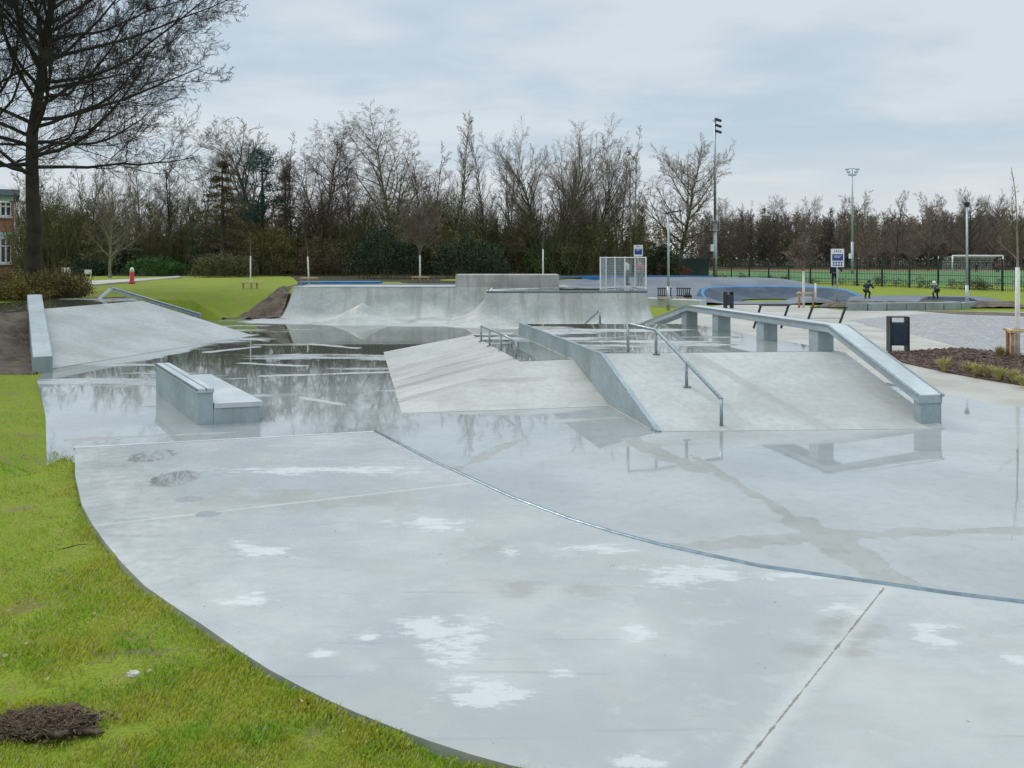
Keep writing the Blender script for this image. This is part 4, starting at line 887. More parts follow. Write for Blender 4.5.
# the big tree
bigspec = sp_(H=16, r=.33, angf=lambda t: 88-50*max(0,(t-.28)/.72)**.9, levels=5, kids=[56,12,9,6,4], start=[.30,.28,.2,.15,.1], ang=[74,38,38,38,40], ratio=[.54,.48,.46,.46,.5], shape=lambda t: 1.0-.1*t,
              segs=[12,10,6,4,3,2], wander=[.07,.09,.12,.13,.14,.15], trop=[.03,.065,.07,.06,.04,.03], rmin=.0068, rratio=.34, end=.2, trunklv=2)
bt_ = thing('big_bare_tree', 'huge dark bare tree with wide spreading boughs rising from the bronze shrubs', 'tree', ((35-512)/F*36, 36, .95), .55)
tr, tw = Tubes(), Tubes(); grow(bigspec, 4, tr, tw); tr.build('trunk', M['bigtwig'], bt_); tw.build('crown', M['bigtwig'], bt_, False)
# second big crown outside to the left, its boughs come into view
bt2 = thing('big_bare_tree', 'boughs of a second dark bare tree entering at the frame edge beside the huge one', 'tree', (-25.0, 38, .95), 2.2)
tr, tw = Tubes(), Tubes(); s3 = dict(bigspec); s3.update(levels=4, H=16, kids=[34,13,10,8]); grow(s3, 9, tr, tw); tr.build('trunk', M['bigtwig'], bt2); tw.build('crown', M['bigtwig'], bt2, False)

# young staked trees
def stake_frame(label, loc, w, h, posts=3, rz=0):
    t = thing('stake_frame', label, 'tree support', loc, rz, 'wooden frames round the young trees'); pts = [(-w/2,-w*.3),(w/2,-w*.3),(0,w*.5)] if posts == 3 else [(-w/2,0),(w/2,0)]
    for (x, y) in pts: m = MB(); m.tube([(x,y,-.1),(x,y,h)], .045, 8); m.build('post', M['wood'], t, smooth=True)
    for i in range(len(pts)):
        p0_, p1_ = pts[i], pts[(i+1)%len(pts)]
        if posts == 2 and i: break
        m = MB(); d = Vector((p1_[0]-p0_[0], p1_[1]-p0_[1], 0)); dn = d.normalized()*.1
        m.beam([(p0_[0]-dn.x, p0_[1]-dn.y, h+.02+.004*i),(p1_[0]+dn.x, p1_[1]+dn.y, h+.02+.004*i)], .10, .055); m.build('crossbar', M['wood_pale'], t)
def young(label, px, base_y, z, Hh, white_h, seed, frame=None, Yd=None, branches=True, lean=0.0, r=.05):
    Yd = Yd or F*(CH-z)/(base_y-HZ); loc = ((px-512)/F*Yd, Yd, z); t = thing('young_tree', label, 'tree', loc, 0, 'young trees with white trunks')
    m = MB(); m.tube([(0,0,-.1),(lean*.5,0,white_h*.5),(lean,0,white_h)], [r*1.1,r,r*.9], 8); m.build('painted_trunk', M['limewash'], t, smooth=True)
    tr, tw = Tubes(), Tubes(); s_ = dict(specs['small']); s_.update(H=Hh-white_h, r=r*(.8 if branches else .45), rmin=.010 if branches else .005, start=[.02,.2,.15], stems=[((0,0,0),(0,0,1),1),((0,0,.1),(.35,.1,1),.9),((0,0,.05),(-.38,0,1),.9)] if branches else [((0,0,0),(.02,0,1),1)])
    if not branches: s_.update(kids=[5,3,2], ratio=[.3,.4,.4])
    grow(s_, seed, tr, tw, 1, (lean,0,white_h-.02)); tr.build('trunk', M['twig_grey'], t); tw.build('crown', M['twig_grey'], t, False)
    if frame: stake_frame(frame[0], loc, frame[1], frame[2], frame[3] if len(frame) > 3 else 3, .2)
young('slim young tree with white trunk on the lawn by the bare earth shoulder', 250.5, 297, .55, 3.1, 1.95, 1, ('low wooden frame round the young tree on the open lawn', .62, .68), branches=False, r=.035)
young('young white trunked tree before the blue topped berm', 309, 285.5, .97, 2.7, 1.5, 2, ('wooden frame before the blue topped berm', .75, .40), branches=False, lean=-.07, r=.04)
young('young tree with a full round crown standing behind the wide quarter pipe', 420, 282, .97, 4.6, 1.6, 3, ('wooden frame mostly hidden behind the wide quarter pipe', .9, .30), r=.05, Yd=50)
young('bare white topped young trunk showing above the raised wall', 543, 283, .97, 2.9, 1.9, 4, None, branches=False, r=.04, Yd=46)
young('young tree with upswept branches in front of the dark berm', 803.5, 307.5, 0, 3.3, 1.8, 5, ('reddish wooden frame in front of the dark berm', .75, .72), r=.06)
young('tall white trunked young tree standing in the bark mulch bed', 1017.5, 358, 0, 4.9, 2.22, 6, ('brown wooden frame in the bark mulch bed', .62, .68, 3), branches=False, r=.055)
m = MB(); m.tube([(0,0,-.1),(0,0,1.1)], .05, 8); o = m.build('pale_post', M['limewash'], smooth=True); o.location = W(815.5, 304, 0); tag(o, 'short pale post beside the reddish wooden frame', 'post')

# straw tufts in the bed
tuft_px = [(944,371,.34,'large straw tuft standing alone nearest the litter bin'),(968,373,.28,'straw tuft starting the tight cluster in the mulch'),(978,376,.30,'pale tuft in the middle of the tight cluster'),(988,377,.28,'last pale tuft of the tight cluster'),
           (999,380,.30,'yellow green tuft in front of the wooden frame'),(1013,382,.28,'tuft under the tall young tree'),(1022,386,.24,'greenish tuft at the path corner of the bed'),(1000,356,.30,'brown dry tuft behind the wooden frame')]
for i, (px, py, h, lab) in enumerate(tuft_px):
    Rr = np.random.default_rng(i+50); V = []; Fc = []
    for k in range(150):
        an = Rr.random()*6.28; sp0 = Rr.random()**.7*.85*h; b = np.array([math.cos(an)*.04*Rr.random(), math.sin(an)*.04*Rr.random(), 0]); e = np.array([math.cos(an)*sp0, math.sin(an)*sp0, h*Rr.uniform(.45,1)]); md = (b+e)/2+np.array([0,0,h*.18])
        sd = np.array([-math.sin(an), math.cos(an), 0])*.006; n0 = len(V); V += [b-sd, b+sd, md+sd, md-sd, e]; Fc += [(n0,n0+1,n0+2,n0+3),(n0+3,n0+2,n0+4,n0+4)]
    m = MB(); m.poly(V, [f if f[2] != f[3] else f[:3] for f in Fc]); o = m.build('grass_tuft', M['tuft']); x, y, z = W(px, py, .03); o.location = (x, y, .03); tag(o, lab, 'grass tuft', 'ornamental grass tufts in the mulch')

# foreground lawn blades
R = np.random.default_rng(21)
def blades(n, ya, yb, hh, ww):
    y = 1/(1/yb+(1/ya-1/yb)*R.random(n)); x = (R.uniform(-60, 560, n)-512)/F*y
    P = np.stack([x,y],1); keep = (poly_dist(P, slab_poly) > .012) & (poly_dist(P, floor_poly) > .0) & (x < 1.2)
    bare = vnoise(x, y, .42, 8)*.55+vnoise(x, y, .16, 9)*.35; keep &= bare+R.random(len(x))*.24 > .47
    keep &= ~(np.hypot((x-CL[0]+.02)/.20, (y-CL[1])/.10) < .75+.5*vnoise(x, y, .05, 12))
    x, y = x[keep], y[keep]; z = terrain_h(x, y); n = len(x); dsl = poly_dist(np.stack([x,y],1), slab_poly); clump = (.45+1.1*vnoise(x, y, .3, 10)**1.5)*np.where(dsl < .07, 1.3, 1); h = hh*clump*R.uniform(.4,1.25,n); an = R.random(n)*6.283; ln = R.uniform(.1,.95,n)*h
    w = ww*(1+y*.10); sx, sy = -np.sin(an)*w, np.cos(an)*w; dx, dy = np.cos(an)*ln, np.sin(an)*ln
    V = np.stack([np.stack([x-sx,y-sy,z-.01],1), np.stack([x+sx,y+sy,z-.01],1), np.stack([x+dx*.35+sx*.7,y+dy*.35+sy*.7,z+h*.6],1), np.stack([x+dx,y+dy,z+h*.95],1)],1).reshape(-1,3)
    return V, n
CL = W(48, 722, .30)[:2]
V1, n1 = blades(230000, 2.9, 20, .029, .0014)
a = N('grass blades'); p = a.world(); g = a.n('ShaderNodeNewGeometry').outputs['Random Per Island']
c = a.mix(a.rng(a.noise(p, .9, 4, .6), .35, .65), (.38,.48,.03), (.23,.42,.03)); c = a.mix(a.rng(a.noise(p, 2.2, 5, .65), .40, .58, 0, .8), c, (.50,.47,.06)); c = a.mix(a.rng(g, .5, 1, 0, .5), c, (.45,.50,.11)); c = a.mix(a.rng(g, .90, .93), c, (.52,.44,.25))
a.base(c); a.rough(.6); a.b.inputs['Specular IOR Level'].default_value = .3; M['blade'] = a.m
tag(mesh_np('grass', V1, [np.arange(4*n1).reshape(-1,4)], M['blade']), 'short bright green lawn grass along the curved slab', 'grass', kind='stuff')
# litter on the lawn: earth clod, stone, twigs
def lump(name, label, cat, loc, d, mat, seed, amp=.3, fr=3.0, grp=None):
    V = []; n1_, n2_ = 40, 24; fs = []
    Rr = random.Random(seed); from mathutils import noise as mn
    for j in range(n2_+1):
        th = math.pi*j/n2_
        for i in range(n1_):
            ph = 2*math.pi*i/n1_; u_ = Vector((math.sin(th)*math.cos(ph), math.sin(th)*math.sin(ph), math.cos(th))); k = 1+amp*mn.fractal(u_*fr+Vector((seed,seed,0)), .6, 2.2, 5); V.append((u_.x*d[0]*k, u_.y*d[1]*k, u_.z*d[2]*k))
    for j in range(n2_):
        for i in range(n1_): fs.append((j*n1_+i, (j+1)*n1_+i, (j+1)*n1_+(i+1)%n1_, j*n1_+(i+1)%n1_))
    m = MB(); m.poly(V, fs); o = m.build(name, mat, smooth=True); o.location = loc; return tag(o, label, cat, grp)
a = N('dark turned earth'); p = a.world(); c = a.mix(a.rng(a.noise(p, 14, 8, .75), .35, .65), (.055,.035,.02), (.21,.14,.09)); a.base(c); a.rough(.95); a.bump(a.noise(p, 45, 6, .75), 1, .03); M['clod'] = a.m; M['clodroot'] = simple('dead roots', (.17,.11,.07), .9, 0, .4, 40)
lump('earth_clod', 'dark brown torn clod of earth lying in the foreground grass', 'earth clod', (CL[0]-.02, CL[1], .296), (.20,.095,.030), M['clod'], 8, .85, 2.0)
Rc = np.random.default_rng(3); tb = Tubes(); nn = 900; an = Rc.random(nn)*6.283; rr = Rc.random(nn)**.5; q0 = np.stack([np.cos(an)*rr*.235, np.sin(an)*rr*.115, .035*(1-rr**2)], 1)
q1_ = q0+Rc.normal(0,1,(nn,3))*np.array([.022,.018,.012])+np.array([0,0,.006]); q2_ = q1_+Rc.normal(0,1,(nn,3))*np.array([.02,.016,.008]); tb.many(np.stack([q0,q1_,q2_],1), np.full((nn,3),.0016)); rt = tb.build('roots', M['clodroot'], bpy.data.objects['earth_clod'], False)
m = MB(); Rk = random.Random(6)
for k in range(170):
    an_ = Rk.random()*6.28; r_ = Rk.uniform(.6,1.6); b_ = Rk.uniform(.003,.010); m.box((math.cos(an_)*.21*r_, math.sin(an_)*.10*r_, -.012+b_*.5), (b_*2,b_*1.5,b_), Rk.random()*3, Rk.random())
m.build('crumbs', M['clod'], bpy.data.objects['earth_clod'])['kind'] = 'stuff'
s_ = W(133, 677, .30); lump('pale_stone', 'small whitish stone in the foreground grass', 'stone', (s_[0], s_[1], .315), (.032,.018,.017), M['stone'], 5, .4, 2)
for i, (px, py, L, an, lab) in enumerate(((118,640,.13,1.35,'thin dead twig standing up in the grass behind the whitish stone'),(62,553,.24,.05,'thin dark twig lying flat in the grass toward the floor corner'))):
    q_ = W(px, py, .28); m = MB(); m.tube([(0,0,0),(math.cos(an)*L*.5,.01,.03),(math.cos(an)*L,math.sin(an)*.05,.035+math.sin(an)*.05)], [.004,.003,.0015], 5); o = m.build('twig', M['wood'] if i == 0 else M['bark']); o.location = (q_[0], q_[1], .31); tag(o, lab, 'twig')
Rl = random.Random(4); m = MB()
for k in range(700):
    y = Rl.uniform(2.9, 13); x = Rl.uniform((-60-512)/F*y, .6)
    if poly_dist([(x,y)], slab_poly)[0] > .02 and poly_dist([(x,y)], floor_poly)[0] > .02:
        z = float(terrain_h(np.array([x]), np.array([y]))[0]); s0 = Rl.uniform(.006,.018); an = Rl.random()*6.3; c_, si = math.cos(an)*s0, math.sin(an)*s0
        m.poly([(x-c_,y-si,z+.03),(x+si*.6,y-c_*.6,z+.026),(x+c_,y+si,z+.034),(x-si*.6,y+c_*.6,z+.04)], [(0,1,2,3)])
M['litter'] = simple('dead leaf crumbs', (.34,.26,.15), .9, 0, .5, 60)
tag(m.build('leaf_litter', M['litter']), 'scattered pale dead leaves and crumbs in the foreground lawn', 'leaf litter', kind='stuff')

# ------------------------------------------------------------------ street furniture
def bin_thing(label, px, base_y, w, h, rz):
    t = thing('litter_bin', label, 'litter bin', W(px, base_y), rz)
    m = MB(); m.box((0,0,h*.50), (w*.80,.30,h*.66)); m.build('bin_body', M['navy'], t, bevel=.015)
    m = MB(); m.box((0,-.155,h*.50), (w*.66,.012,h*.58)); m.build('bin_door', M['navy'], t, bevel=.004)
    for s0 in (-1,1): m = MB(); m.box((s0*w*.45,0,h*.49), (.05,.30,h*.98)); m.build('leg', M['black'], t, bevel=.005)
    m = MB(); m.box((0,0,h*.99), (w*.96,.32,.025)); m.build('bin_roof', M['black'], t, bevel=.004)
bin_thing('dark navy litter bin on two legs at the tip of the mulch bed', 898, 351, .50, .91, -.1)
bin_thing('small dark litter bin on the pale plaza behind the long ledge', 728.5, 308, .38, .78, .3)
def lean_rail(label, px0, px1, py, top_y, mid=False):
    Yd = F*CH/(py-HZ); x0, x1 = (px0-512)/F*Yd, (px1-512)/F*Yd; H = CH-(top_y-HZ)*Yd/F; dx = .20
    t = thing('lean_rail', label, 'leaning rail', ((x0+x1)/2, Yd, 0), 0, 'dark leaning rails beside the long ledge'); w = (x1-x0)/2
    for s0 in (-w, w): m = MB(); m.beam([(s0-dx/2,.25,0.03),(s0+dx/2,0,H)], .07, .06) if False else m.tube([(s0-dx/2,.12,0),(s0+dx/2,-.05,H)], .042, 4); m.build('leg', M['black'], t)
    m = MB(); m.box((dx/2,-.05,H), (2*w+.12,.07,.04)); m.build('top_rail', M['black'], t)
    m = MB(); m.box((0,.03,H*.5), (2*w-.06,.04,.025)); m.build('middle_rail', M['steel'], t)
lean_rail('dark metal leaning rail farther from the camera, behind the second ledge support', 757.5, 785, 328.5, 305.5)
lean_rail('dark metal leaning rail nearer the near bend of the long ledge', 809, 842, 329, 307.3, True)
# far benches on concrete
sw = thing('seat_wall', 'low pale concrete seat wall carrying two slatted bench backs', 'seat wall')
c0_ = W(646,305.5); c1_ = W(703,308.5); m = MB(); m.beam([(c0_[0],c0_[1],.40),(c1_[0],c1_[1],.40)], .62, .45); m.build('wall_block', M['precast_light'], sw, bevel=.02)
for (px, lab) in ((664.5,'slatted dark bench seat and back nearer the lamp pole on the seat wall'),(683.5,'slatted dark bench seat and back on the seat wall, the one beside the black bag')):
    Yd = 42; t = thing('bench', lab, 'bench', ((px-512)/F*Yd, Yd-.1, .40), -.12, 'benches on the seat wall')
    m = MB()
    for k in range(4): m.box((0,-.2+k*.11,.055), (.72,.085,.03))
    m.build('seat', M['wood'], t); m = MB()
    for k in range(7): m.box((-.30+k*.10,.22+.02,.30), (.05,.03,.42), 0, -.2)
    m.box((0,.28,.50), (.72,.04,.05)); m.box((0,.20,.13), (.72,.04,.05)); m.build('backrest', M['black'], t)
    for s0 in (-.34,.34): m = MB(); m.box((s0,0,.02), (.04,.45,.04)); m.build('foot', M['black'], t)
q_ = W(693,300,.4); m = MB(); m.ball((0,0,.11), .2, 12, 8, (1.1,.7,.55)); m.tube([(-.1,0,.2),(-.05,0,.28),(.05,0,.28),(.1,0,.2)], .015, 6); o = m.build('bag', M['clothblack'], smooth=True); o.location = (q_[0], 41.8, .40); tag(o, 'black bag lying on the seat wall next to a bench', 'bag')

def lamp(label, px, base_y, top_y, arm):
    loc = W(px, base_y); Yd = loc[1]; H = CH+(HZ-top_y)*Yd/F; t = thing('street_lamp', label, 'street lamp', loc)
    m = MB(); m.tube([(0,0,0),(0,0,1.1)], .075, 12); m.build('pole_base', M['pole'], t, smooth=True)
    m = MB(); m.tube([(0,0,1.1),(0,0,H)], [.055,.045], 10); m.build('pole', M['pole'], t, smooth=True)
    m = MB()
    if arm: m.beam([(-.12,0,H+.02),(.1,0,H+.06),(.62,0,H+.14)], .16, .06)
    else: m.tube([(0,0,H),(0,0,H+.08),(0,0,H+.22),(0,0,H+.26)], [.06,.10,.13,.05], 10)
    m.build('lamp_head', M['black'], t)
lamp('pale slim street lamp with a short side arm beside the seat wall', 668.4, 310, 213, True)
lamp('pale slim street lamp with a dark post top head among the concrete blocks', 967, 308, 207, False)

def mast(label, px, Yd, top_y, both):
    H = CH+(HZ-top_y)*Yd/F; t = thing('floodlight_mast', label, 'floodlight mast', ((px-512)/F*Yd, Yd, 0)); h1 = H*.36 if not both else H*.3
    m = MB(); m.tube([(0,0,0),(0,0,h1)], [.24,.21] if not both else [.2,.17], 12); m.build('lower_pole', M['pole'], t, smooth=True)
    m = MB(); m.tube([(0,0,h1),(0,0,H)], [.15,.09] if not both else [.15,.1], 10); m.build('upper_pole', M['steel'] if not both else M['pole'], t, smooth=True)
    m = MB(); m.box((-.3,-.05,h1*.55), (.35,.3,.75)); m.build('switch_box', M['signwhite'], t)
    if not both:
        m = MB(); m.box((-.1,-.1,h1+.1), (1.1,.5,.1)); m.box((-.1,-.1,h1-.9), (1.0,.5,.08))
        for s0 in (-.55,-.2,.15,.4): m.box((s0,-.3,h1-.4), (.05,.05,1.0))
        m.build('service_cage', M['steel'], t)
    k = 3
    for i in range(k):
        if both:
            for s0 in (-1,1): m = MB(); m.box((s0*(.75-.2*i),0,H-.2-i*.38), (.45,.25,.22), 0, -.3); m.build('floodlight', M['pole'], t)
        else: m = MB(); m.box((.32,-.05,H-i*.62), (.72,.4,.20), 0, 0, .35); m.build('floodlight', M['black'], t)
    m = MB(); m.box((0,0,H-.1), (1.8 if both else .5,.1,.1)); m.build('bracket', M['pole'], t)
mast('tallest floodlight mast with lamps on one side, next to the lone spreading tree', 715, 91, 120, False)
mast('more distant floodlight mast with lamps on both sides, above the fence', 852.3, 122, 168, True)

def sign(label, px, base_y, top_y, bot_y, w, Yd=None, z0=0.0, full=True):
    Yd = Yd or F*(CH-z0)/(base_y-HZ); loc = ((px-512)/F*Yd, Yd, z0); zt = CH-(top_y-HZ)*Yd/F-z0; zb = CH-(bot_y-HZ)*Yd/F-z0; h = zt-zb
    t = thing('information_sign', label, 'sign', loc); m = MB(); m.tube([(0,.04,0),(0,.04,zt)], .035, 8); m.build('post', M['pole'], t, smooth=True)
    m = MB(); m.box((0,0,(zt+zb)/2), (w,.03,h)); pn = m.build('sign_panel', M['signwhite'], t)
    m = MB(); m.box((0,-.018,zb+h*(.53 if full else .42)), (w*.82,.006,h*(.36 if full else .5))); m.build('blue_field', M['signblue'], pn)
    m = MB()
    for i in range(4): m.box((-w*.22+i*w*.15,-.018,zb+h*.86), (w*.07,.006,h*(.10 if i != 1 else .14)))
    m.build('emblems', M['steel_dark'], pn)
    m = MB()
    for i in range(3): m.box((-w*.05*i*.4,-.0235,zb+h*(.62-.055*i)), (w*(.62-.1*i),.005,h*.018))
    m.build('text_lines', M['signwhite'], pn)
    if full:
        m = MB()
        for i in range(4): m.box((-w*.3+i*w*.2,-.018,zb+h*.24), (w*.13,.006,h*.10)); m.box((-w*.3+i*w*.2,-.018,zb+h*.10), (w*.13,.006,h*.09))
        m.build('pictograms', M['signblue'], pn)
sign('white and blue information sign on a post in front of a standing person', 837.5, 307, 248.8, 267, .64)
sign('white and blue information sign rising behind the mesh barrier', 638.3, 290, 245, 256.5, .62, 58, .2, False)

# mesh barrier on the quarter pipe platform
br = thing('mesh_barrier', 'pale welded mesh safety barrier on top of the quarter pipe', 'safety barrier')
cr = [(3.50,33.4),(4.92,37.2-2.2),(5.32,33.9)]
cr = [(3.46,33.5),(3.86,34.6),(4.30,35.3),(4.72,35.3),(5.12,34.6),(4.98,33.9)]
cr = [(3.47,33.4),(3.76,34.0),(4.19,34.6),(4.66,35.1),(5.10,35.2),(5.42,34.4)]
for i, (x, y) in enumerate(cr):
    m = MB(); m.box((x,y,1.82), (.045,.045,1.30)); m.build('post', M['white'], br)
for i in range(len(cr)-1):
    a0, b0 = Vector((*cr[i],0)), Vector((*cr[i+1],0)); m = MB()
    for z in (1.22,2.44): m.beam([(a0.x,a0.y,z+.02),(b0.x,b0.y,z+.02)], .04, .04)
    m.build('panel_frame', M['white'], br); m = MB(); L = (b0-a0).length; n = int(L/.05)
    for k in range(1,n): q_ = a0+(b0-a0)*k/n; m.box((q_.x,q_.y,1.83), (.010,.010,1.2))
    for k in range(1,12): z = 1.22+k*.1; m.beam([(a0.x,a0.y,z),(b0.x,b0.y,z)], .009, .009)
    m.build('mesh_panel', M['pole'], br)

# red post
rp = thing('red_post', 'red post with a white top standing on the left lawn', 'post', W(132, 283, .99)); m = MB(); m.tube([(0,0,-.05),(0,0,.03),(0,0,.05),(0,0,.62)], [.17,.17,.13,.12], 12); m.build('post_body', M['red'], rp, smooth=True)
m = MB(); m.tube([(0,0,.62),(0,0,.78),(0,0,.88)], [.12,.11,.03], 12); m.build('post_cap', M['white'], rp, smooth=True)
for px, py, w_, h_, lab in ((48,288.5,.5,.45,'small pale box under the bronze shrubs'),(66,279,.6,.8,'low white board in front of the wood near the brick building'),(88,274,.5,.3,'small white board between dark shrubs at the wood edge')):
    Yd = 60 if py < 285 else 34; m = MB(); m.box((0,0,h_/2), (w_,.06,h_)); m.box((-w_*.35,.05,-.1), (.05,.05,.5)); m.box((w_*.35,.05,-.1), (.05,.05,.5)); o = m.build('notice_board', M['white'], bevel=.01)
    o.location = ((px-512)/F*Yd, Yd, CH-(py-HZ)*Yd/F); tag(o, lab, 'board')

# fence
fn = thing('mesh_fence', 'long dark steel fence between the lawn and the football pitch', 'fence'); fa, fb_ = Vector((13.2,95,0)), Vector((18.2,91,0)); fc = Vector((36.2,58.5,0)); fd = Vector((44,45,0))
path_ = [fa, fb_, fc, fd]; m2 = MB(); 
for i in range(3):
    p0_, p1_ = path_[i], path_[i+1]; L = (p1_-p0_).length; n = max(2, round(L/2.5)); d = (p1_-p0_)
    for k in range(n + (i == 2)):
        q_ = p0_+d*k/n; m = MB(); m.box((q_.x,q_.y,1.12), (.11,.11,2.34)); m.build('post', M['fence'], fn)
    n3 = int(L/.16)
    for k in range(n3): q_ = p0_+d*k/n3; m2.box((q_.x,q_.y,1.02), (.022,.022,2.0))
    for z in (.12,.55,1.05,1.55,2.02,2.22): m2.beam([(p0_.x,p0_.y,z),(p1_.x,p1_.y,z)], .035, .035)
pn = m2.build('mesh_panels', M['fence'], fn)
a = N('green windbreak net'); a.base((.015,.045,.042)); a.rough(.8); tr_ = a.n('ShaderNodeBsdfTransparent'); mx = a.n('ShaderNodeMixShader'); mx.inputs[0].default_value = .8
a.t.links.new(tr_.outputs[0], mx.inputs[1]); a.t.links.new(a.b.outputs[0], mx.inputs[2]); a.t.links.new(mx.outputs[0], a.out.inputs[0]); M['windbreak'] = a.m
w0, w1 = fb_+(fc-fb_)*-.0, fb_+(fc-fb_)*.115; m = MB(); m.beam([(12.9,94.7,2.25),(18.0,90.7,2.25),(w1.x-.1,w1.y-.1,2.25)], .02, 2.1); m.build('windbreak_net', M['windbreak'], fn)
# scrub along fence foot
fs_ = []
for k in range(70):
    q_ = fb_+(fd-fb_)*R.random(); fs_.append((q_.x+R.normal(0,.2)+.6, q_.y+.6, 0, .3, R.uniform(.3,.9)))
o = thicket('fence_scrub', fs_, 9000, .06, M['leaf_brown']); tag(o, 'thin dry brown scrub growing along the dark fence', 'scrub', kind='stuff')

# goal
gy = 124; gx0, gx1 = (952.5-512)/F*gy, (1003-512)/F*gy; gl = thing('football_goal', 'white football goal with net on the far pitch', 'football goal', ((gx0+gx1)/2, gy, 0)); w = (gx1-gx0)/2
for s0 in (-w, w): m = MB(); m.tube([(s0,0,0),(s0,0,2.55)], .10, 8); m.build('goal_post', M['white'], gl, smooth=True)
m = MB(); m.tube([(-w,0,2.55),(w,0,2.55)], .10, 8); m.build('crossbar', M['white'], gl, smooth=True)
m = MB()
for k in range(31): x = -w+2*w*k/30; m.tube([(x,0,2.5),(x-.4,1.6,2.3),(x-.4,2.4,0)], .012, 3)
for z in np.linspace(.2,2.2,9): m.tube([(-w-.4,2.4-(z/2.3)*.8,z),(w-.4,2.4-(z/2.3)*.8,z)], .012, 3)
m.build('net', M['net'], gl)
m = MB(); m.tube([(0,0,0),(0,0,2.5)], .05, 6); o = m.build('corner_pole', M['pole'], smooth=True); o.location = ((938.5-512)/F*124, 124, 0); tag(o, 'thin grey pole standing beside the far football goal', 'pole')

# building
bd = thing('brick_building', 'corner of a two storey red brick building with white framed windows', 'building', (-51.2, 76, .9)); xr_ = 7.25-.05
WF = .082*.0+76/F
m = MB()
def wall(x0, x1, z0, z1): m.box(((x0+x1)/2, .2, (z0+z1)/2), (x1-x0, .4, z1-z0))
zz = lambda py: CH-(py-HZ)*WF-.9
xx = lambda px: (px-512)*WF+51.2
wall(-6, xx(-2), 0, zz(196)); wall(xx(11.5), xx(14.5), 0, zz(196)); wall(xx(-2), xx(11.5), 0, zz(265)); wall(xx(-2), xx(11.5), zz(237.5), zz(217.5))
m.box((xx(14.5)-.2-0, 4.4, zz(196)/2), (.4, 8, zz(196))); m.build('wall', M['brick'], bd)
m = MB(); m.box((xx(14.5)-4.5, 4.2, zz(193)), (9.8,9.6,.5)); m.poly([(xx(14.5)+.3,-.6,zz(190)),(-6,-.6,zz(190)),(-6,9,zz(190)),(xx(14.5)+.3,9,zz(190)),(xx(14.5)-2.5,3,zz(176)),(-6,3,zz(176))], [(0,1,5,4),(0,4,3),(3,4,5,2)]); m.build('roof', M['roof'], bd)
for pb, hb2 in ((235,.42),(198.5,.5)): m = MB(); m.box((xx(4.5), -.05, zz(pb)), (xx(14)-xx(-5),.12,hb2)); m.build('mint_band', M['mint'], bd)
for (t0, t1) in ((238,263),(202,216.5)):
    x0, x1, z1, z0 = xx(-2), xx(11.5), zz(t0), zz(t1); m = MB(); m.box(((x0+x1)/2,.12,(z0+z1)/2), (x1-x0,.04,z1-z0)); wn = m.build('window', M['glass'], bd); m = MB()
    for k in range(4): m.box((x0+(x1-x0)*k/3,.05,(z0+z1)/2), (.13,.1,z1-z0))
    for z in (z0+.05,z1-.05,z0+(z1-z0)*.68): m.box(((x0+x1)/2,.05,z), (x1-x0,.1,.11))
    m.build('frame', M['white'], wn); m = MB(); m.box(((x0+x1)/2,-.06,z0-.1), (x1-x0+.3,.25,.14)); m.build('sill', M['sandstone'], wn)
m = MB(); m.tube([(xx(15.3),-.05,0),(xx(15.3),-.05,zz(196))], .06, 6); m.build('drainpipe', M['steel'], bd)

import mathutils
piv = Vector((xx(14.5), 0, 0)); th = math.radians(31); Rm = Matrix.Rotation(th, 3, 'Z'); bd.rotation_euler = (0,0,th); bd.location = bd.location + piv - Rm @ piv
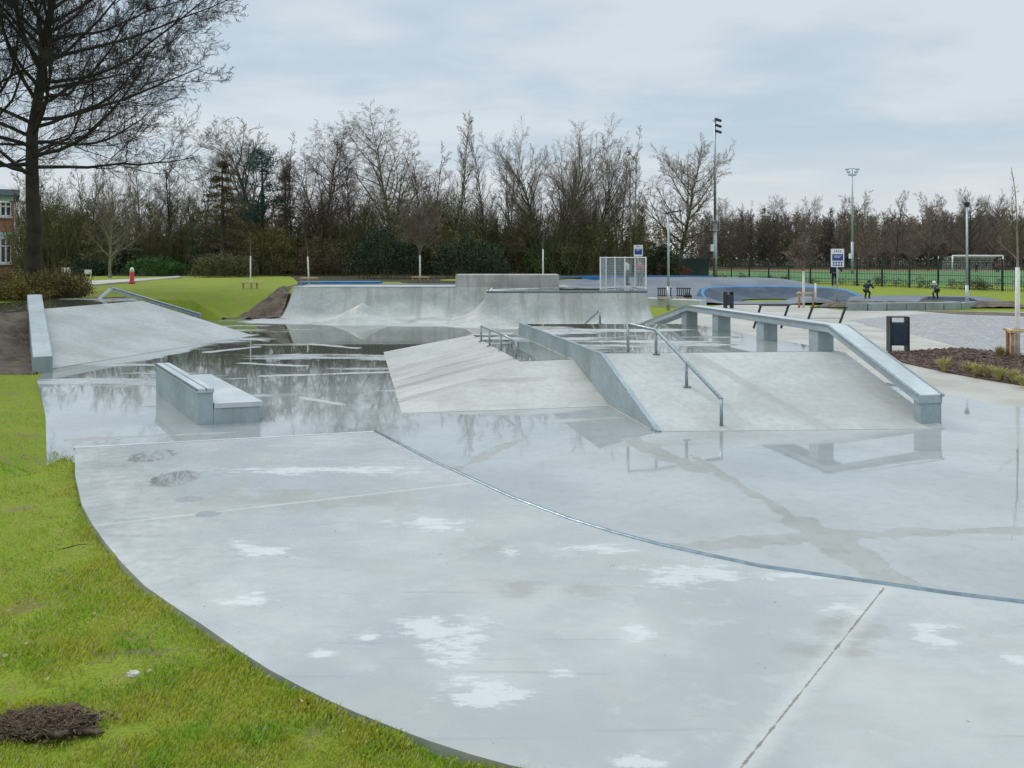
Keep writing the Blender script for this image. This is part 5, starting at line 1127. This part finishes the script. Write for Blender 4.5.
# ------------------------------------------------------------------ people
def skinned(name, verts, edges, radii, mat, parent, root=0):
    me = bpy.data.meshes.new(name); me.from_pydata(verts, edges, []); o = bpy.data.objects.new(name, me); col.objects.link(o); o.parent = parent; me.materials.append(mat)
    md = o.modifiers.new('skin', 'SKIN'); md.use_smooth_shade = True
    import bmesh
    bm = bmesh.new(); bm.from_mesh(me); L = bm.verts.layers.skin.verify(); bm.verts.ensure_lookup_table()
    for i, v_ in enumerate(bm.verts): v_[L].radius = (radii[i], radii[i]); v_[L].use_root = (i == root)
    bm.to_mesh(me); bm.free()
    sb = o.modifiers.new('sub', 'SUBSURF'); sb.levels = 1; sb.render_levels = 1; return o
def person(label, loc, H, rz, pose, top_m, leg_m, hair_m, helmet=None):
    t = thing('person', label, 'person', loc, rz); s = H/1.72
    J = dict(pel=(0,0,.93), chest=(0,0,1.28), neck=(0,0,1.46), head=(0,-.01,1.60), crown=(0,0,1.68), shl=(-.19,0,1.40), shr=(.19,0,1.40), ell=(-.25,.03,1.12), elr=(.25,.03,1.12), wrl=(-.27,-.05,.87), wrr=(.27,-.05,.87), hal=(-.27,-.08,.78), har=(.27,-.08,.78),
             hil=(-.10,0,.88), hir=(.10,0,.88), knl=(-.12,-.03,.49), knr=(.12,-.03,.49), anl=(-.13,.02,.08), anr=(.13,.02,.08), tol=(-.14,-.15,.03), tor=(.14,-.15,.03))
    J.update(pose); J = {k: tuple(c*s for c in v) for k, v in J.items()}
    names = list(J); ix = {k: i for i, k in enumerate(names)}; E = [('pel','chest'),('chest','neck'),('neck','head'),('head','crown'),('chest','shl'),('chest','shr'),('shl','ell'),('shr','elr'),('ell','wrl'),('elr','wrr'),('wrl','hal'),('wrr','har'),('pel','hil'),('pel','hir'),('hil','knl'),('hir','knr'),('knl','anl'),('knr','anr'),('anl','tol'),('anr','tor')]
    rad = dict(pel=.12,chest=.13,neck=.055,head=.10,crown=.07,shl=.06,shr=.06,ell=.042,elr=.042,wrl=.03,wrr=.03,hal=.035,har=.035,hil=.085,hir=.085,knl=.055,knr=.055,anl=.04,anr=.04,tol=.035,tor=.035)
    skinned('body', [J[k] for k in names], [(ix[a_],ix[b_]) for a_,b_ in E], [rad[k]*s for k in names], M['skin'], t, ix['pel'])
    def sub(nm, keys, edges, add, mat, root):
        i2 = {k: i for i, k in enumerate(keys)}; skinned(nm, [J[k] for k in keys], [(i2[a_],i2[b_]) for a_,b_ in edges], [(rad[k]+add)*s for k in keys], mat, t, i2[root])
    sub('jacket', ['pel','chest','shl','shr','ell','elr','wrl','wrr'], [('pel','chest'),('chest','shl'),('chest','shr'),('shl','ell'),('shr','elr'),('ell','wrl'),('elr','wrr')], .03, top_m, 'chest')
    sub('trousers', ['pel','hil','hir','knl','knr','anl','anr'], [('pel','hil'),('pel','hir'),('hil','knl'),('hir','knr'),('knl','anl'),('knr','anr')], .022, leg_m, 'pel')
    for a_, b_ in (('anl','tol'),('anr','tor')): m = MB(); m.tube([J[a_], J[b_]], [.055*s,.05*s], 8); m.build('shoe', M['clothblack'], t, smooth=True)
    h = J['head']; c_ = J['crown']; m = MB(); m.ball((h[0]*.5+c_[0]*.5, h[1]*.5+c_[1]*.5+.02*s, (h[2]+c_[2])/2+.02*s), .125*s, 12, 8); m.build('helmet' if helmet else 'hair', helmet or hair_m, t, smooth=True)
    return t
crouch = dict(pel=(0,.22,.62), chest=(0,-.02,.92), neck=(0,-.14,1.04), head=(0,-.22,1.13), crown=(0,-.24,1.22), shl=(-.19,-.06,1.0), shr=(.19,-.06,1.0), ell=(-.33,-.10,.80), elr=(.33,-.10,.84), wrl=(-.28,-.33,.72), wrr=(.30,-.33,.80), hal=(-.26,-.41,.71), har=(.28,-.42,.80), hil=(-.09,.2,.58), hir=(.09,.2,.58), knl=(-.13,-.12,.38), knr=(.13,-.06,.40), anl=(-.10,.02,.07), anr=(.09,.18,.07), tol=(-.11,-.15,.03), tor=(.10,.02,.03))
def pz(px, foot, Yd): return ((px-512)/F*Yd, Yd, CH-(foot-HZ)*Yd/F)
person('person in dark navy clothes standing behind the information sign', pz(834.5,286,50), 1.42, 2.8, {'ell':(-.42,.0,1.2),'wrl':(-.5,-.05,.98),'hal':(-.52,-.06,.9)}, M['clothnavy'], M['clothnavy'], M['hair'])
person('person in all black crouching on the track above the concrete blocks', pz(867.5,298.5,44), 1.26, 2.3, crouch, M['clothnavy'], M['clothblack'], M['hair'])
person('rider in grey green jacket and white helmet leaning forward near the slim lamp', pz(935.5,298.5,44), 1.20, -.9, crouch, M['clothgreen'], M['clothblack'], M['hair'], M['white'])
person('person in white top and dark trousers behind the mesh barrier', pz(627,285,50), 1.50, 1.0, {}, M['clothwhite'], M['clothblue'], M['hair'])
person('person in orange top standing behind the mesh barrier near the sign post', pz(640,285.5,50), 1.52, -.8, {}, M['clothorange'], M['clothblue'], M['hair'])
person('player in dark red bending down inside the far goal', pz(997.5,272,125), 1.9, 1.5, crouch, M['clothred'], M['clothnavy'], M['hair'])
person('player in black standing in the middle of the far goal mouth', pz(976.5,272,126), 1.35, 0, {}, M['clothblack'], M['clothblack'], M['hair'])
# scooter of the rider
q_ = pz(931.5,298.5,43.7); sk = thing('kick_scooter', 'small scooter under the rider with the white helmet', 'scooter', q_, 2.2)
m = MB(); m.box((0,0,.09), (.12,.5,.03)); m.build('deck', M['black'], sk); m = MB(); m.tube([(0,-.28,.1),(0,-.2,.72)], .016, 6); m.build('stem', M['steel'], sk); m = MB(); m.tube([(-.2,-.2,.72),(.2,-.2,.72)], .016, 6); m.build('handlebar', M['steel'], sk)
for yy in (-.31,.28): m = MB(); m.tube([(-.015,yy,.055),(.015,yy,.055)], .055, 12); m.build('wheel', M['black'], sk)

# ------------------------------------------------------------------ sky, light, camera
w = bpy.data.worlds.new('World'); sc.world = w; w.use_nodes = True; nt = w.node_tree; bg = nt.nodes['Background']
sky = nt.nodes.new('ShaderNodeTexSky'); sky.sky_type = 'NISHITA'; sky.sun_disc = False; EL, AZ = math.radians(44), math.radians(-42)
sky.sun_elevation = EL; sky.sun_rotation = AZ
tc = nt.nodes.new('ShaderNodeTexCoord'); sp = nt.nodes.new('ShaderNodeSeparateXYZ'); nt.links.new(tc.outputs['Generated'], sp.inputs[0])
def wm(op, a_, b_=None, clamp=False):
    n_ = nt.nodes.new('ShaderNodeMath'); n_.operation = op; n_.use_clamp = clamp
    for i, q in enumerate((a_, b_)):
        if q is None: continue
        if isinstance(q, (int,float)): n_.inputs[i].default_value = q
        else: nt.links.new(q, n_.inputs[i])
    return n_.outputs[0]
den = wm('ADD', wm('MAXIMUM', sp.outputs[2], 0), .12)
cbn = nt.nodes.new('ShaderNodeCombineXYZ'); nt.links.new(wm('DIVIDE', sp.outputs[0], den), cbn.inputs[0]); nt.links.new(wm('DIVIDE', sp.outputs[1], den), cbn.inputs[1])
def wn(scale, det, loc, sc3):
    mp = nt.nodes.new('ShaderNodeMapping'); nt.links.new(cbn.outputs[0], mp.inputs[0]); mp.inputs['Location'].default_value = loc; mp.inputs['Scale'].default_value = sc3
    n_ = nt.nodes.new('ShaderNodeTexNoise'); nt.links.new(mp.outputs[0], n_.inputs['Vector']); n_.inputs['Scale'].default_value = scale; n_.inputs['Detail'].default_value = det; n_.inputs['Roughness'].default_value = .55; return n_.outputs['Fac']
f1 = wn(.55, 6, (3,1,0), (.8,.9,1)); f2 = wn(1.8, 6, (0,5,0), (.8,1.0,1))
def wr(v, a_, b_, c_, d_):
    n_ = nt.nodes.new('ShaderNodeMapRange'); n_.interpolation_type = 'SMOOTHSTEP'; nt.links.new(v, n_.inputs[0])
    for i, q in enumerate((a_,b_,c_,d_)): n_.inputs[i+1].default_value = q
    return n_.outputs[0]
def wmix(f, a_, b_):
    n_ = nt.nodes.new('ShaderNodeMix'); n_.data_type = 'RGBA'
    if isinstance(f, float): n_.inputs['Factor'].default_value = f
    else: nt.links.new(f, n_.inputs['Factor'])
    for k, q in ((6,a_),(7,b_)):
        if isinstance(q, tuple): n_.inputs[k].default_value = (*q,1)
        else: nt.links.new(q, n_.inputs[k])
    return n_.outputs[2]
cloud = wmix(wr(wm('ADD', wm('MULTIPLY', f1, .65), wm('MULTIPLY', f2, .35)), .42, .58, 0, 1), (5.1,6.3,7.3), (6.9,7.55,8.1))
cloud = wmix(wr(sp.outputs[2], .0, .16, 1, 0), cloud, (7.5,7.75,8.0))
up_ = wr(sp.outputs[2], .28, .9, 1, 2.1)
vm = nt.nodes.new('ShaderNodeVectorMath'); vm.operation = 'SCALE'; nt.links.new(cloud, vm.inputs[0]); nt.links.new(up_, vm.inputs['Scale'])
fin = wmix(.93, sky.outputs[0], vm.outputs[0]); nt.links.new(fin, bg.inputs['Color']); bg.inputs['Strength'].default_value = .10
sl_ = bpy.data.lights.new('sun', 'SUN'); sl_.energy = 1.45; sl_.angle = math.radians(20); sl_.color = (1,.96,.9); so = bpy.data.objects.new('sun', sl_); col.objects.link(so)
so.rotation_euler = (math.radians(90)-EL, 0, math.radians(-138))
cam = bpy.data.cameras.new('camera'); co = bpy.data.objects.new('camera', cam); col.objects.link(co); co.location = (0,0,CH); co.rotation_euler = (math.radians(90),0,0)
cam.sensor_width = 36; cam.lens = 36*F/1024; cam.shift_y = -128/1024; cam.clip_end = 2000; cam.clip_start = .05; sc.camera = co
sc.view_settings.view_transform = 'Standard'; sc.view_settings.look = 'None'; sc.view_settings.gamma = 1; sc.view_settings.use_curve_mapping = False; sc.view_settings.exposure = 0.0
sc.cycles.use_denoising = True; sc.cycles.max_bounces = 6; sc.cycles.transparent_max_bounces = 8; sc.cycles.sample_clamp_indirect = 6
